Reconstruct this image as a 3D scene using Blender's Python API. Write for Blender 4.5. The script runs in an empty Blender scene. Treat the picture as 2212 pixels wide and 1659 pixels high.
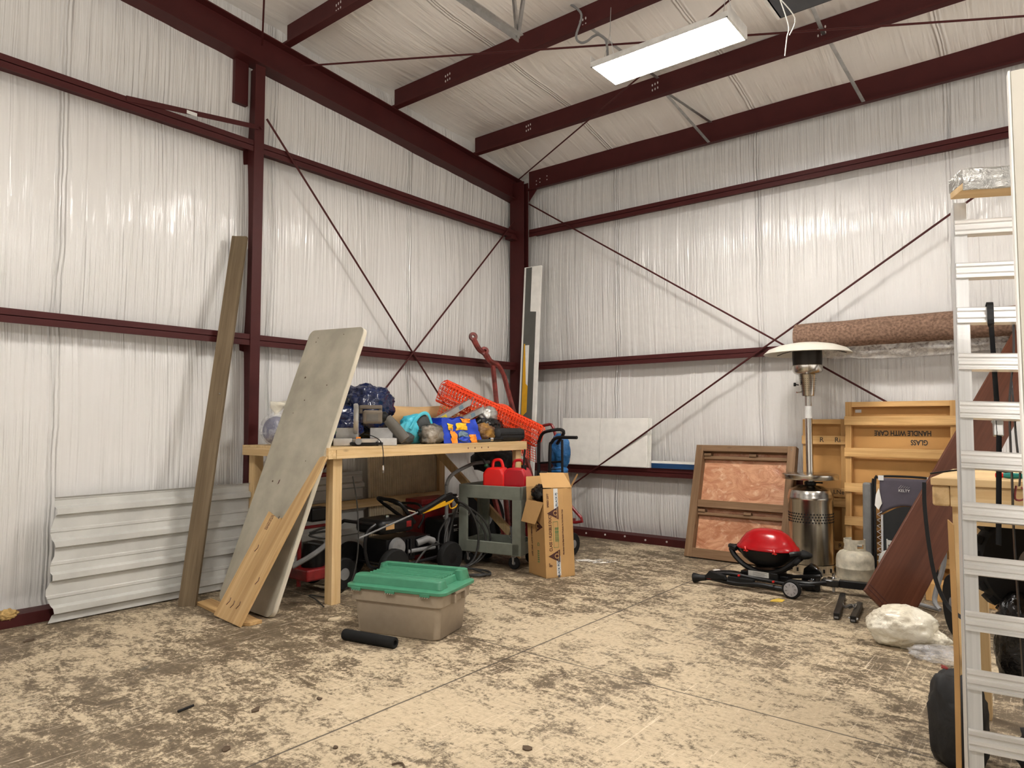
import bpy, bmesh, math, random
from mathutils import Vector, Matrix, noise, Euler
random.seed(7)
S=bpy.context.scene; COL=S.collection
V=Vector; PI=math.pi
# ---------------- camera, world, exposure ----------------
CAM=V((5.919,-7.606,1.46)); yaw=math.radians(38.667); pit=math.radians(3.153)
cd=bpy.data.cameras.new('camera'); cam=bpy.data.objects.new('camera',cd); COL.objects.link(cam)
cd.sensor_width=36; cd.sensor_fit='HORIZONTAL'; cd.lens=1501.3/2212*36; cd.clip_start=.05
cam.location=CAM; cam.rotation_euler=Euler((PI/2+pit,0,yaw),'XYZ')
S.camera=cam
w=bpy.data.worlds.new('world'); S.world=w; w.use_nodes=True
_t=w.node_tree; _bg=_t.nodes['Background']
# added fill, brighter below the horizon to lift the ceiling through the left-out walls
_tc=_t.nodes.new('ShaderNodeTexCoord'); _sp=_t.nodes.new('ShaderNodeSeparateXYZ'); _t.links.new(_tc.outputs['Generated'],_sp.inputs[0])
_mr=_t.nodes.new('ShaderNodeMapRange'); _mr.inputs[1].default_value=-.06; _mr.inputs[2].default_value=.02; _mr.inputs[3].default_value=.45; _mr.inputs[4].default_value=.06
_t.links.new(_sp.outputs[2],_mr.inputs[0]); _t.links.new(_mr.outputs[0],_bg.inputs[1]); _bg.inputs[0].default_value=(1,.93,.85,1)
S.view_settings.view_transform='Standard'; S.view_settings.look='None'; S.view_settings.gamma=1; S.view_settings.exposure=2.15
LAMP_E=22.0
try: S.view_settings.use_curve_mapping=False
except: pass

# ---------------- node helpers ----------------
class N:
    def __init__(s,name,rough=.5,metal=0,spec=.5):
        s.m=bpy.data.materials.new(name); s.m.use_nodes=True; s.t=s.m.node_tree; s.b=s.t.nodes['Principled BSDF']
        s.b.inputs['Roughness'].default_value=rough; s.b.inputs['Metallic'].default_value=metal
        s.b.inputs['Specular IOR Level'].default_value=spec; s._c=None
    def n(s,typ,**k):
        x=s.t.nodes.new(typ)
        for a,b in k.items(): setattr(x,a,b)
        return x
    def l(s,a,b): s.t.links.new(a,b)
    def co(s):
        if not s._c: s._c=s.n('ShaderNodeTexCoord').outputs['Object']
        return s._c
    def map(s,scale=(1,1,1),rot=(0,0,0),src=None):
        m=s.n('ShaderNodeMapping'); m.inputs['Scale'].default_value=scale; m.inputs['Rotation'].default_value=rot
        s.l(src or s.co(),m.inputs[0]); return m.outputs[0]
    def noise(s,sc,vec=None,det=4,rough=.55,dist=0):
        x=s.n('ShaderNodeTexNoise'); x.inputs['Scale'].default_value=sc; x.inputs['Detail'].default_value=det
        x.inputs['Roughness'].default_value=rough; x.inputs['Distortion'].default_value=dist
        s.l(vec or s.co(),x.inputs['Vector']); return x.outputs['Fac']
    def ramp(s,fac,stops,interp='LINEAR'):
        x=s.n('ShaderNodeValToRGB'); x.color_ramp.interpolation=interp; e=x.color_ramp.elements
        while len(e)<len(stops): e.new(.5)
        for i,(p,c) in enumerate(stops):
            e[i].position=p; e[i].color=(c if isinstance(c,tuple) else (c,c,c))+(1,)
        s.l(fac,x.inputs[0]); return x.outputs[0]
    def mix(s,fac,a,b,mode='MIX'):
        x=s.n('ShaderNodeMix',data_type='RGBA',blend_type=mode)
        for v,i in ((fac,0),(a,6),(b,7)):
            if hasattr(v,'links') or isinstance(v,bpy.types.NodeSocket): s.l(v,x.inputs[i])
            elif i==0: x.inputs[0].default_value=v
            else: x.inputs[i].default_value=tuple(v)+(1,)
        return x.outputs[2]
    def math(s,op,a,b=None,c=None):
        x=s.n('ShaderNodeMath',operation=op)
        for i,v in enumerate((a,b,c)):
            if v is None: continue
            if isinstance(v,bpy.types.NodeSocket): s.l(v,x.inputs[i])
            else: x.inputs[i].default_value=v
        return x.outputs[0]
    def bump(s,h,st=.3,dist=.01,prev=None):
        x=s.n('ShaderNodeBump'); x.inputs['Strength'].default_value=st; x.inputs['Distance'].default_value=dist
        s.l(h,x.inputs['Height'])
        if prev: s.l(prev,x.inputs['Normal'])
        return x.outputs[0]
    def col(s,c):
        if isinstance(c,bpy.types.NodeSocket): s.l(c,s.b.inputs['Base Color'])
        else: s.b.inputs['Base Color'].default_value=tuple(c)+(1,)
        return s
    def nor(s,x): s.l(x,s.b.inputs['Normal']); return s
def plain(name,c,rough=.5,metal=0,spec=.5,var=.12,sc=9,bump=0):
    k=N(name,rough,metal,spec); f=k.noise(sc)
    lo=tuple(x*(1-var) for x in c); hi=tuple(min(1,x*(1+var)) for x in c)
    k.col(k.ramp(f,[(.35,lo),(.65,hi)]))
    if bump: k.nor(k.bump(k.noise(sc*6),bump,.003))
    return k.m
def wood(name,a,b,axis=2,rough=.6,sc=1,knots=True,dark=None):
    k=N(name,rough,0,.3); s=[38*sc]*3; s[axis]=1.6*sc
    g=k.noise(1,k.map(tuple(s)),5,.6,.6); s2=[9*sc]*3; s2[axis]=.7*sc
    g2=k.noise(1,k.map(tuple(s2)),3)
    c=k.mix(k.ramp(g,[(.35,0.),(.68,1.)]),a,b); c=k.mix(k.ramp(g2,[(.4,0.),(.75,.55)]),c,dark or tuple(x*.62 for x in a))
    if knots:
        v=k.n('ShaderNodeTexVoronoi'); v.inputs['Scale'].default_value=1; s3=[7*sc]*3; s3[axis]=2.6*sc
        k.l(k.map(tuple(s3)),v.inputs['Vector'])
        c=k.mix(k.ramp(v.outputs['Distance'],[(.03,.75),(.11,0.)]),c,tuple(x*.35 for x in a))
    k.col(c); k.nor(k.bump(g,.25,.003)); return k.m
def insul(name,mode):
    # white vinyl facing; wrinkles run along the drop of the sheet
    k=N(name,.36,0,.55)
    fine={'L':(1,46,1.1),'R':(46,1,1.1),'C':(30,2.2,2)}[mode]
    med={'L':(1,13,.55),'R':(13,1,.55),'C':(7,.8,1)}[mode]
    f=k.noise(1,k.map(fine,(0,0,.25 if mode=='C' else 0)),2,.5,.35); m=k.noise(1,k.map(med,(0,0,.25 if mode=='C' else 0)),2,.5,.9)
    patch=k.ramp(k.noise(.8),[(.42,.08),(.60,1.)])
    h=k.math('MULTIPLY',f,patch)
    sep=k.n('ShaderNodeSeparateXYZ'); k.l(k.co(),sep.inputs[0])
    u=sep.outputs[1] if mode=='L' else sep.outputs[0]
    wob=k.math('MULTIPLY',k.noise(1.3),.07)
    d=k.math('PINGPONG',k.math('ADD',k.math('ADD',u,wob),{'L':.12,'R':.35,'C':.35}[mode]),.915)
    seam=k.ramp(d,[(0.,1.),(.012,.2),(.03,.9),(.045,0.)])
    b1=k.bump(m,.55 if mode!='C' else .5,.035); b2=k.bump(h,1. if mode!='C' else .6,.016,b1); b3=k.bump(seam,.8,.014,b2)
    tint=k.ramp(k.noise(.7),[(.3,(.86,.82,.77)),(.7,(.88,.85,.80))] if mode=='C' else [(.3,(.68,.665,.635)),(.7,(.73,.72,.70))])
    k.col(tint); k.nor(b3); k.b.inputs['Coat Weight'].default_value=.6; k.b.inputs['Coat Roughness'].default_value=.16
    k.l(b3,k.b.inputs['Coat Normal']); return k.m
def steelpaint():
    k=N('maroon_steel_paint',.5,0,.22)
    k.col(k.mix(k.ramp(k.noise(5),[(.4,0.),(.7,.5)]),(.064,.0125,.012),(.044,.0085,.009)))
    k.nor(k.bump(k.noise(60),.08,.002)); return k.m
def floor_mat():
    k=N('worn_painted_concrete',.62,0,.35)
    n1=k.noise(.75,None,3,.55,.4); n2=k.noise(4.5,k.map((1,1.7,1),(0,0,.6)),9,.78,.5); n3=k.noise(30,None,8,.8); n4=k.noise(85,None,4,.8)
    a=k.math('ADD',k.math('MULTIPLY',n1,.55),k.math('MULTIPLY',n2,.85)); a=k.math('ADD',a,k.math('MULTIPLY',n3,.75)); a=k.math('ADD',a,k.math('MULTIPLY',n4,.35))
    base=k.mix(k.ramp(n2,[(.35,0.),(.65,1.)]),(.115,.083,.05),(.215,.165,.105)); base=k.mix(k.ramp(n4,[(.4,0.),(.62,.5)]),base,(.08,.06,.04))
    pale=k.mix(k.ramp(n3,[(.3,0.),(.7,1.)]),(.40,.315,.20),(.64,.53,.375))
    sep=k.n('ShaderNodeSeparateXYZ'); k.l(k.co(),sep.inputs[0]); X,Y=sep.outputs[0],sep.outputs[1]
    dx=k.math('SUBTRACT',X,3.9); dy=k.math('SUBTRACT',Y,-4.6)
    r=k.math('SQRT',k.math('ADD',k.math('MULTIPLY',dx,dx),k.math('MULTIPLY',dy,dy)))
    wear=k.ramp(k.math('DIVIDE',r,5.),[(.0,.07),(.5,.03),(1.,0.)])
    fac=k.ramp(k.math('ADD',k.math('MULTIPLY',a,.5),wear),[(.640,0.),(.690,.95)])
    c=k.mix(fac,base,pale)
    # scratches and grease
    sc=k.noise(1,k.map((5,90,1),(0,0,.75)),5,.7,.4); c=k.mix(k.ramp(sc,[(.57,0.),(.68,.6)]),c,(.10,.075,.05))
    sc2=k.noise(1,k.map((80,2.5,1),(0,0,.35)),5,.7,.8); c=k.mix(k.ramp(sc2,[(.59,0.),(.68,.7)]),c,(.78,.68,.52))
    gr=k.noise(1.9,k.map((1,1,1),(0,0,1.)),6,.85,1.5); c=k.mix(k.ramp(gr,[(.60,0.),(.70,.6)]),c,(.085,.08,.07))
    for ax,pos,wd in ((X,3.15,.006),(Y,-4.03,.005)):
        wv=k.math('MULTIPLY',k.math('SUBTRACT',k.noise(3),.5),.012)
        dd=k.math('ABSOLUTE',k.math('SUBTRACT',k.math('ADD',ax,wv),pos))
        c=k.mix(k.ramp(k.math('DIVIDE',dd,wd*3),[(.25,.9),(.45,0.)]),c,(.05,.04,.03))
    k.col(c); k.l(k.ramp(n1,[(.3,.5),(.7,.75)]),k.b.inputs['Roughness'])
    k.nor(k.bump(k.math('ADD',n3,n2),.35,.006)); return k.m
def clearplastic(name,tint=(.9,.92,.95),alpha=.35):
    k=N(name,.12,0,.7); k.col(tint)
    f=k.noise(14,None,3,.6,1.5); k.l(k.ramp(f,[(.35,alpha*.6),(.65,min(1,alpha*1.5))]),k.b.inputs['Alpha'])
    k.nor(k.bump(k.noise(25,None,4,.6,1.),.8,.01)); return k.m
def crinkle(name,c,rough=.25,sc=14,st=.8,c2=None,coat=0):
    k=N(name,rough,0,.5); f=k.noise(sc,None,4,.6,1.2)
    k.col(k.ramp(k.noise(sc*.3),[(.4,c),(.6,c2 or tuple(x*.7 for x in c))])); k.nor(k.bump(f,st,.012)); k.b.inputs['Coat Weight'].default_value=coat; return k.m
def brushed(name,c=(.55,.54,.52),rough=.28,axis=2):
    k=N(name,rough,1,.5); s=[70]*3; s[axis]=1.; g=k.noise(1,k.map(tuple(s)),3)
    k.col(k.ramp(g,[(.3,tuple(x*.8 for x in c)),(.7,c)])); k.nor(k.bump(g,.06,.001)); return k.m
M={}
M['steel']=steelpaint()
M['insL']=insul('white_vinyl_insulation_left','L'); M['insR']=insul('white_vinyl_insulation_right','R'); M['insC']=insul('white_vinyl_insulation_ceiling','C')
M['floor']=floor_mat()
M['blk']=plain('black_plastic',(.006,.006,.0065),.42,0,.3); M['blkm']=plain('black_metal',(.009,.009,.010),.35,.1,.35)
M['rubber']=plain('black_rubber',(.009,.009,.009),.75,0,.25); M['galv']=plain('galvanised_steel',(.48,.48,.47),.38,.85,sc=14)
M['alu']=brushed('worn_aluminium',(.80,.79,.77),.42,0); M['aluz']=brushed('worn_aluminium_rail',(.70,.70,.69),.45,2)
for _k in ('alu','aluz'): M[_k].node_tree.nodes['Principled BSDF'].inputs['Metallic'].default_value=.45
M['ss']=brushed('stainless_steel',(.60,.57,.52),.22); M['ssd']=plain('smoked_steel_mesh',(.03,.025,.02),.3,.8)
M['pine']=wood('pine_lumber',(.60,.40,.19),(.74,.55,.30)); M['pinex']=wood('pine_lumber_x',(.60,.40,.19),(.74,.55,.30),0); M['piney']=wood('pine_lumber_y',(.60,.40,.19),(.74,.55,.30),1)
M['crate']=wood('crate_pine',(.46,.255,.085),(.62,.37,.145)); M['cratex']=wood('crate_pine_x',(.54,.31,.11),(.74,.47,.20),0)
M['weath']=wood('weathered_board',(.13,.092,.052),(.20,.148,.09),2,.8)
M['ply']=wood('plywood_sheet',(.50,.31,.13),(.68,.47,.24),2,.65,.7,False); M['plyx']=wood('plywood_strip',(.45,.27,.11),(.66,.44,.2),0,.65,.9,False,(.2,.1,.04))
M['oldx']=wood('old_frame_wood_x',(.17,.095,.045),(.27,.165,.09),0); M['oldz']=wood('old_frame_wood_z',(.17,.095,.045),(.27,.165,.09),2)
def copperm():
    k=N('reddish_veneer',.24,0,.6); a=k.noise(3.2,k.map((1,1,1.6)),5,.65,2.2); b_=k.noise(9,None,4,.6,1.5)
    c=k.mix(k.ramp(a,[(.35,0.),(.65,1.)]),(.42,.17,.085),(.66,.36,.21)); c=k.mix(k.ramp(b_,[(.55,0.),(.72,.6)]),c,(.80,.56,.38)); k.col(c); k.nor(k.bump(a,.6,.02)); return k.m
M['copper']=copperm()
M['mahog']=wood('mahogany_panel',(.085,.028,.014),(.135,.047,.025),2,.42,.8,False)
M['card']=plain('cardboard',(.50,.30,.125),.8,0,.2,.06,3); M['cardin']=plain('cardboard_panel',(.52,.285,.10),.8,0,.2,.05,2)
M['ink']=plain('printed_ink_black',(.02,.015,.012),.6); M['inkb']=plain('printed_ink_blue',(.01,.06,.12),.6); M['inkg']=plain('printed_ink_green',(.12,.22,.08),.6); M['inkr']=plain('printed_ink_brown',(.07,.02,.015),.6)
M['white']=plain('white_paint',(.84,.83,.78),.5,0,.4,.05); M['cream']=plain('off_white_panel',(.60,.57,.49),.5,0,.4,.04,2)
M['red']=plain('red_plastic',(.42,.006,.014),.3,0,.5,.05); M['redb']=plain('bright_red_plastic',(.68,.012,.010),.3,0,.5,.05)
M['redmet']=plain('red_painted_steel',(.22,.012,.014),.35,0,.5,.25,14); M['redrust']=plain('rusty_red_steel',(.20,.035,.028),.5,0,.5,.45,12)
M['redlid']=plain('glossy_red_enamel',(.36,.003,.006),.22,0,.4,.03); M['cartg']=plain('grey_green_plastic',(.19,.205,.17),.55,0,.4,.08,12)
M['toteg']=plain('green_plastic',(.055,.235,.135),.38,0,.5,.05,20); M['toteb']=plain('taupe_plastic',(.335,.275,.205),.42,0,.5,.04,20)
M['foam']=plain('dark_foam',(.012,.012,.012),.85,0,.2); M['tarp']=crinkle('blue_tarp',(.008,.018,.075),.22,12,.7,(.006,.012,.05),.4)
M['tarpb']=crinkle('bright_blue_tarp',(.02,.14,.36),.35,16,1.); M['blkbag']=crinkle('black_bag_plastic',(.006,.006,.0065),.2,14,1.)
M['blkcloth']=crinkle('black_cloth',(.009,.009,.010),.7,6,.5); M['kraft']=plain('kraft_paper',(.60,.39,.18),.55,0,.4,.06,4)
M['cyan']=crinkle('turquoise_bag',(.03,.42,.58),.4,10,.6,(.10,.52,.62)); M['dark']=crinkle('charcoal_fabric',(.05,.055,.055),.7,12,.6)
M['camo']=crinkle('patterned_grey_fabric',(.30,.26,.21),.4,16,.9,(.035,.035,.03)); M['yelb']=plain('yellow_label',(.55,.42,.02),.5)
M['brownbag']=crinkle('brown_yellow_bag',(.50,.26,.04),.5,10,.7,(.09,.04,.025)); M['orange']=plain('orange_plastic_mesh',(.90,.085,.022),.4,0,.4,.06)
M['grey']=plain('grey_tabletop',(.40,.37,.295),.6,0,.3,.14,4); M['tedge']=wood('table_edge',(.55,.49,.38),(.70,.65,.53),2,.6,1,False)
M['greyf']=plain('grey_plastic',(.20,.20,.20),.5); M['tank']=plain('scuffed_cream_tank_paint',(.50,.46,.36),.55,0,.4,.22,16,.2); M['tankw']=plain('white_tank_paint',(.62,.62,.58),.4)
M['corr']=plain('white_steel_sheet',(.55,.55,.52),.35,.1,.5,.10,3); M['blue']=plain('blue_panel',(.012,.055,.15),.35)
M['ribp']=plain('beige_ribbed_sheet',(.62,.52,.36),.5); M['gboard']=plain('dark_grey_paint',(.10,.10,.09),.6,0,.4,.08,5); M['yellow']=plain('yellow_paint',(.70,.37,.012),.5,0,.4,.06)
M['carpet']=plain('brown_carpet_backing',(.20,.125,.088),.95,0,.1,.35,45,.6); M['sheet']=clearplastic('clear_poly_sheet',(.75,.72,.68),.45)
M['clear']=clearplastic('clear_plastic',(.9,.9,.92),.22); M['milky']=crinkle('milky_plastic_bag',(.82,.79,.68),.25,11,1.,(.72,.66,.52),.3)
M['foil']=crinkle('foil_wrap',(.62,.61,.58),.3,22,1.); M['foil'].node_tree.nodes['Principled BSDF'].inputs['Metallic'].default_value=.75
M['purple']=plain('slate_purple_fabric',(.085,.075,.095),.8,0,.3,.06); M['padgrey']=plain('grey_pad_fabric',(.17,.17,.165),.85); M['mesh']=plain('black_mesh_fabric',(.02,.021,.022),.9)
M['sawb']=plain('taupe_saw_housing',(.14,.11,.08),.5); M['sawg']=plain('cast_aluminium',(.52,.51,.49),.42,.55); M['olive']=plain('dull_grey_bag',(.11,.10,.085),.8)
M['teal']=plain('pale_teal_fabric',(.18,.38,.30),.7); M['fixt']=plain('fixture_white_enamel',(.66,.65,.62),.35); M['fixd']=plain('dark_panel_face',(.035,.037,.045),.5)
M['chrome']=plain('chrome',(.75,.75,.75),.12,1,.5,.02); M['pale']=plain('pale_slot',(.55,.50,.48),.6); M['paper']=plain('paper_label',(.62,.62,.60),.6)
M['hose']=plain('dark_grey_hose',(.028,.028,.027),.45); M['leaf']=plain('yellow_leaf',(.62,.42,.06),.7); M['bark']=plain('dry_litter',(.09,.06,.035),.9)
M['spill']=plain('white_powder',(.85,.82,.76),.8); M['bagclip']=plain('blue_cloth_bundle',(.03,.03,.10),.7); M['bluecan']=plain('royal_blue_bag',(.015,.05,.42),.45,0,.4,.2,9)
M['orng']=plain('orange_print',(.85,.25,.015),.45); M['yelo']=plain('yellow_print',(.88,.50,.015),.45); M['slateb']=plain('slate_blue_print',(.13,.20,.25),.5)
M['green']=plain('green_collar',(.02,.20,.07),.4); M['lcloth']=plain('white_piping',(.6,.6,.6),.7); M['copperf']=crinkle('brown_glossy_wrap',(.26,.075,.03),.15,8,.8)
def emis(name,c,st):
    k=N(name); k.b.inputs['Emission Color'].default_value=c+(1,); k.b.inputs['Emission Strength'].default_value=st; k.b.inputs['Base Color'].default_value=(.8,.8,.8,1); return k.m
M['lamp']=emis('lit_lamp_tubes',(1.,.955,.90),LAMP_E)

# ---------------- mesh helpers ----------------
def B(): return bmesh.new()
def frame(o,z,x):
    """matrix with origin o, Z along z, X near x"""
    z=V(z).normalized(); x=V(x); x=(x-z*x.dot(z)).normalized(); y=z.cross(x)
    return Matrix.Translation(V(o))@Matrix((x,y,z)).transposed().to_4x4()
def add(bm,vs,fs,mt=None):
    vv=[bm.verts.new(mt@V(v) if mt else v) for v in vs]
    for f in fs:
        try: bm.faces.new([vv[i] for i in f])
        except ValueError: pass
    return vv
def box(bm,a,b,mt=None):
    x0,y0,z0=[min(p,q) for p,q in zip(a,b)]; x1,y1,z1=[max(p,q) for p,q in zip(a,b)]
    add(bm,[(x0,y0,z0),(x1,y0,z0),(x1,y1,z0),(x0,y1,z0),(x0,y0,z1),(x1,y0,z1),(x1,y1,z1),(x0,y1,z1)],
        [(0,3,2,1),(4,5,6,7),(0,1,5,4),(1,2,6,5),(2,3,7,6),(3,0,4,7)],mt); return bm
def prism(bm,poly,h0,h1,mt=None,axis=2):
    n=len(poly)
    def P(p,h):
        return (p[0],p[1],h) if axis==2 else ((h,p[0],p[1]) if axis==0 else (p[0],h,p[1]))
    add(bm,[P(p,h0) for p in poly]+[P(p,h1) for p in poly],[tuple(range(n))[::-1],tuple(range(n,2*n))]+[(i,(i+1)%n,n+(i+1)%n,n+i) for i in range(n)],mt)
    return bm
def lathe(bm,prof,seg=32,mt=None,cap=True):
    R=[]
    for r,z in prof: R.append([(r*math.cos(2*PI*i/seg),r*math.sin(2*PI*i/seg),z) for i in range(seg)])
    vs=[p for q in R for p in q]; fs=[]
    for k in range(len(R)-1):
        for i in range(seg): fs.append((k*seg+i,k*seg+(i+1)%seg,(k+1)*seg+(i+1)%seg,(k+1)*seg+i))
    if cap: fs.append(tuple(range(seg))[::-1]); fs.append(tuple(range((len(R)-1)*seg,len(R)*seg)))
    add(bm,vs,fs,mt); return bm
def smooth_path(pts,n=6):
    pts=[V(p) for p in pts]; out=[]
    P=[pts[0]]+pts+[pts[-1]]
    for i in range(1,len(P)-2):
        for k in range(n):
            t=k/n; a,b,c,d=P[i-1],P[i],P[i+1],P[i+2]
            out.append(.5*((2*b)+(-a+c)*t+(2*a-5*b+4*c-d)*t*t+(-a+3*b-3*c+d)*t**3))
    out.append(pts[-1]); return out
def tube(bm,pts,r,seg=8,sm=0,mt=None,flat=None):
    pts=smooth_path(pts,sm) if sm else [V(p) for p in pts]
    n=len(pts); rings=[]; up=None
    for i,p in enumerate(pts):
        d=(pts[min(i+1,n-1)]-pts[max(i-1,0)]).normalized()
        if up is None: up=V((0,0,1)) if abs(d.z)<.9 else V((1,0,0))
        a=up-d*up.dot(d)
        if a.length<1e-4: a=d.orthogonal()
        a.normalize(); up=a; b=d.cross(a)
        rr=r[i] if isinstance(r,(list,tuple)) and len(r)==n else r
        ra,rb=(flat if flat else (rr,rr))
        rings.append([p+a*ra*math.cos(2*PI*k/seg+PI/seg)+b*rb*math.sin(2*PI*k/seg+PI/seg) for k in range(seg)])
    vs=[q for R in rings for q in R]; fs=[tuple(range(seg))[::-1],tuple(range((n-1)*seg,n*seg))]
    for k in range(n-1):
        for i in range(seg): fs.append((k*seg+i,k*seg+(i+1)%seg,(k+1)*seg+(i+1)%seg,(k+1)*seg+i))
    add(bm,vs,fs,mt); return bm
def beam(bm,a,b,wx,wy,x=(0,0,1)):
    a,b=V(a),V(b); m=frame(a,b-a,x); box(bm,(-wx/2,-wy/2,0),(wx/2,wy/2,(b-a).length),m); return bm
def blob(bm,c,s,amp=.12,fr=2.2,seed=0,sub=4,flat=None,rot=0,ridge=True,pw=1.):
    ms=bmesh.new(); bmesh.ops.create_icosphere(ms,subdivisions=sub,radius=1); ca,sa=math.cos(rot),math.sin(rot)
    mp={}
    for v in ms.verts:
        d=v.co.normalized(); q=d*fr+V((seed*7.3,seed*3.1,seed*1.7))
        nn=noise.noise(q); 
        if ridge: nn=nn*.6+(.5-abs(noise.noise(q*2.1+V((3,1,2)))))*.7-.15+.25*(.3-abs(noise.noise(q*5)))
        p=V([math.copysign(abs(x)**pw,x) for x in d])
        p=p*(1+amp*nn*2)
        x,y,z=p.x*s[0],p.y*s[1],p.z*s[2]
        x,y=x*ca-y*sa,x*sa+y*ca
        z+=c[2]
        if flat is not None and z<flat: z=flat+(z-flat)*.03
        mp[v.index]=bm.verts.new((c[0]+x,c[1]+y,z))
    for f in ms.faces: bm.faces.new([mp[v.index] for v in f.verts])
    ms.free(); return bm
def sheetgrid(bm,fn,nu,nv,th=0):
    vs=[[bm.verts.new(fn(i/nu,j/nv)) for i in range(nu+1)] for j in range(nv+1)]
    for j in range(nv):
        for i in range(nu): bm.faces.new((vs[j][i],vs[j][i+1],vs[j+1][i+1],vs[j+1][i]))
    return bm
def obj(name,bm,mat,parent=None,smooth=False,bev=0,label=None,sub=0,wire=0,solid=0):
    me=bpy.data.meshes.new(name); bmesh.ops.recalc_face_normals(bm,faces=bm.faces[:]) if not wire and not solid else None
    bm.to_mesh(me); bm.free(); o=bpy.data.objects.new(name,me); COL.objects.link(o)
    me.materials.append(M[mat] if isinstance(mat,str) else mat)
    if smooth:
        for p in me.polygons: p.use_smooth=True
        if smooth!='all':
            try: me.set_sharp_from_angle(angle=math.radians(40))
            except Exception: pass
    if bev:
        b=o.modifiers.new('bevel','BEVEL'); b.width=bev; b.segments=2; b.limit_method='ANGLE'; b.angle_limit=math.radians(40)
    if sub:
        s=o.modifiers.new('sub','SUBSURF'); s.levels=sub; s.render_levels=sub
    if wire:
        q=o.modifiers.new('wire','WIREFRAME'); q.thickness=wire; q.use_even_offset=False
    if solid:
        q=o.modifiers.new('solid','SOLIDIFY'); q.thickness=solid
    if parent: o.parent=parent
    if label: o['label']=label
    return o
def tag(o,label,cat,group=None,kind=None):
    o['label']=label; o['category']=cat
    if group: o['group']=group
    if kind: o['kind']=kind
    return o
def struct(name,bm,mat,**k):
    o=obj(name,bm,mat,**k); o['kind']='structure'; return o
def thing(name,label,cat,mt=None,group=None):
    o=bpy.data.objects.new(name,None); COL.objects.link(o); o.empty_display_size=.1
    if mt is not None: o.matrix_world=mt if isinstance(mt,Matrix) else Matrix.Translation(V(mt))
    return tag(o,label,cat,group)
def T(*p): return Matrix.Translation(V(p))
def RZ(a): return Matrix.Rotation(a,4,'Z')
def dup(o,parent=None):
    c=o.copy(); COL.objects.link(c)
    if parent: c.parent=parent
    for ch in list(o.children): dup(ch,c)
    return c
def text(name,s,size,mat,parent,mt,align='CENTER',ext=.0006,bold=0,sx=1):
    cu=bpy.data.curves.new(name,'FONT'); cu.body=s; cu.size=size; cu.extrude=ext; cu.align_x=align; cu.align_y='CENTER'; cu.offset=bold
    t=bpy.data.objects.new(name,cu); COL.objects.link(t); bpy.context.view_layer.update()
    me=bpy.data.meshes.new_from_object(t.evaluated_get(bpy.context.evaluated_depsgraph_get())); me.name=name
    bpy.data.objects.remove(t); o=bpy.data.objects.new(name,me); COL.objects.link(o); me.materials.clear(); me.materials.append(M[mat])
    me.transform(mt@Matrix.Diagonal((sx,1,1,1))); o.parent=parent; return o
def wheel(bm_t,bm_h,c,ax,r,w,seg=28):
    m=frame(c,ax,(0,0,1) if abs(V(ax).z)<.9 else (1,0,0))
    lathe(bm_t,[(r*.6,-w/2),(r*.92,-w/2),(r,-w*.3),(r,w*.3),(r*.92,w/2),(r*.6,w/2)],seg,m)
    lathe(bm_h,[(.01,-w*.55),(r*.62,-w*.4),(r*.62,w*.4),(r*.25,w*.55),(.01,w*.6)],seg,m)

# ---------------- room shell ----------------
XR,YF=9.0,-9.3
b=B(); box(b,(-.35,YF,-.12),(XR,.35,0)); struct('floor',b,'floor')
def bulge(z,marks):
    for a,c in zip(marks[:-1],marks[1:]):
        if a<=z<=c:
            t=(z-a)/(c-a); return (max(0,math.sin(PI*t))**.45)
    return 0
def roofz(y):
    # underside of the roof blanket, falling to the eave
    if y>-.92: return 4.95+(5.2-4.95)*min(1,max(0,(.0-y)/.92))
    base=5.2+.0835*(-.92-y)
    f=((-.92-y)/1.41)%1.0
    return base-.035*math.sin(PI*f)**1.0
mL=[0,.12,2.23,4.08,5.3]; mR=[.09,.86,2.23,4.08,4.95]
b=B()
def fL(u,v):
    y=YF+u*(.2-YF); top=roofz(y)+.05; z=v*top
    d=.06*bulge(z,mL)+.02*noise.noise(V((y*1.3,z*.5,0)))+.008*noise.noise(V((y*6,z*.8,3)))
    return (-.2+d*(.9),y,z)
sheetgrid(b,fL,360,90); struct('wall_left',b,'insL',smooth='all')
b=B()
def fR(u,v):
    x=-.2+u*(XR+.2); z=v*4.97
    d=.06*bulge(z,mR)+.02*noise.noise(V((x*1.3,z*.5,9)))+.008*noise.noise(V((x*6,z*.8,5)))
    return (x,.2-d*.9,z)
sheetgrid(b,fR,320,90); struct('wall_right',b,'insR',smooth='all')
b=B(); sheetgrid(b,lambda u,v:(-.2+u*(XR+.2),YF+v*(.2-YF),roofz(YF+v*(.2-YF))+.015*noise.noise(V((u*9,v*14,0)))),120,200); struct('ceiling',b,'insC',smooth='all')

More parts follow.
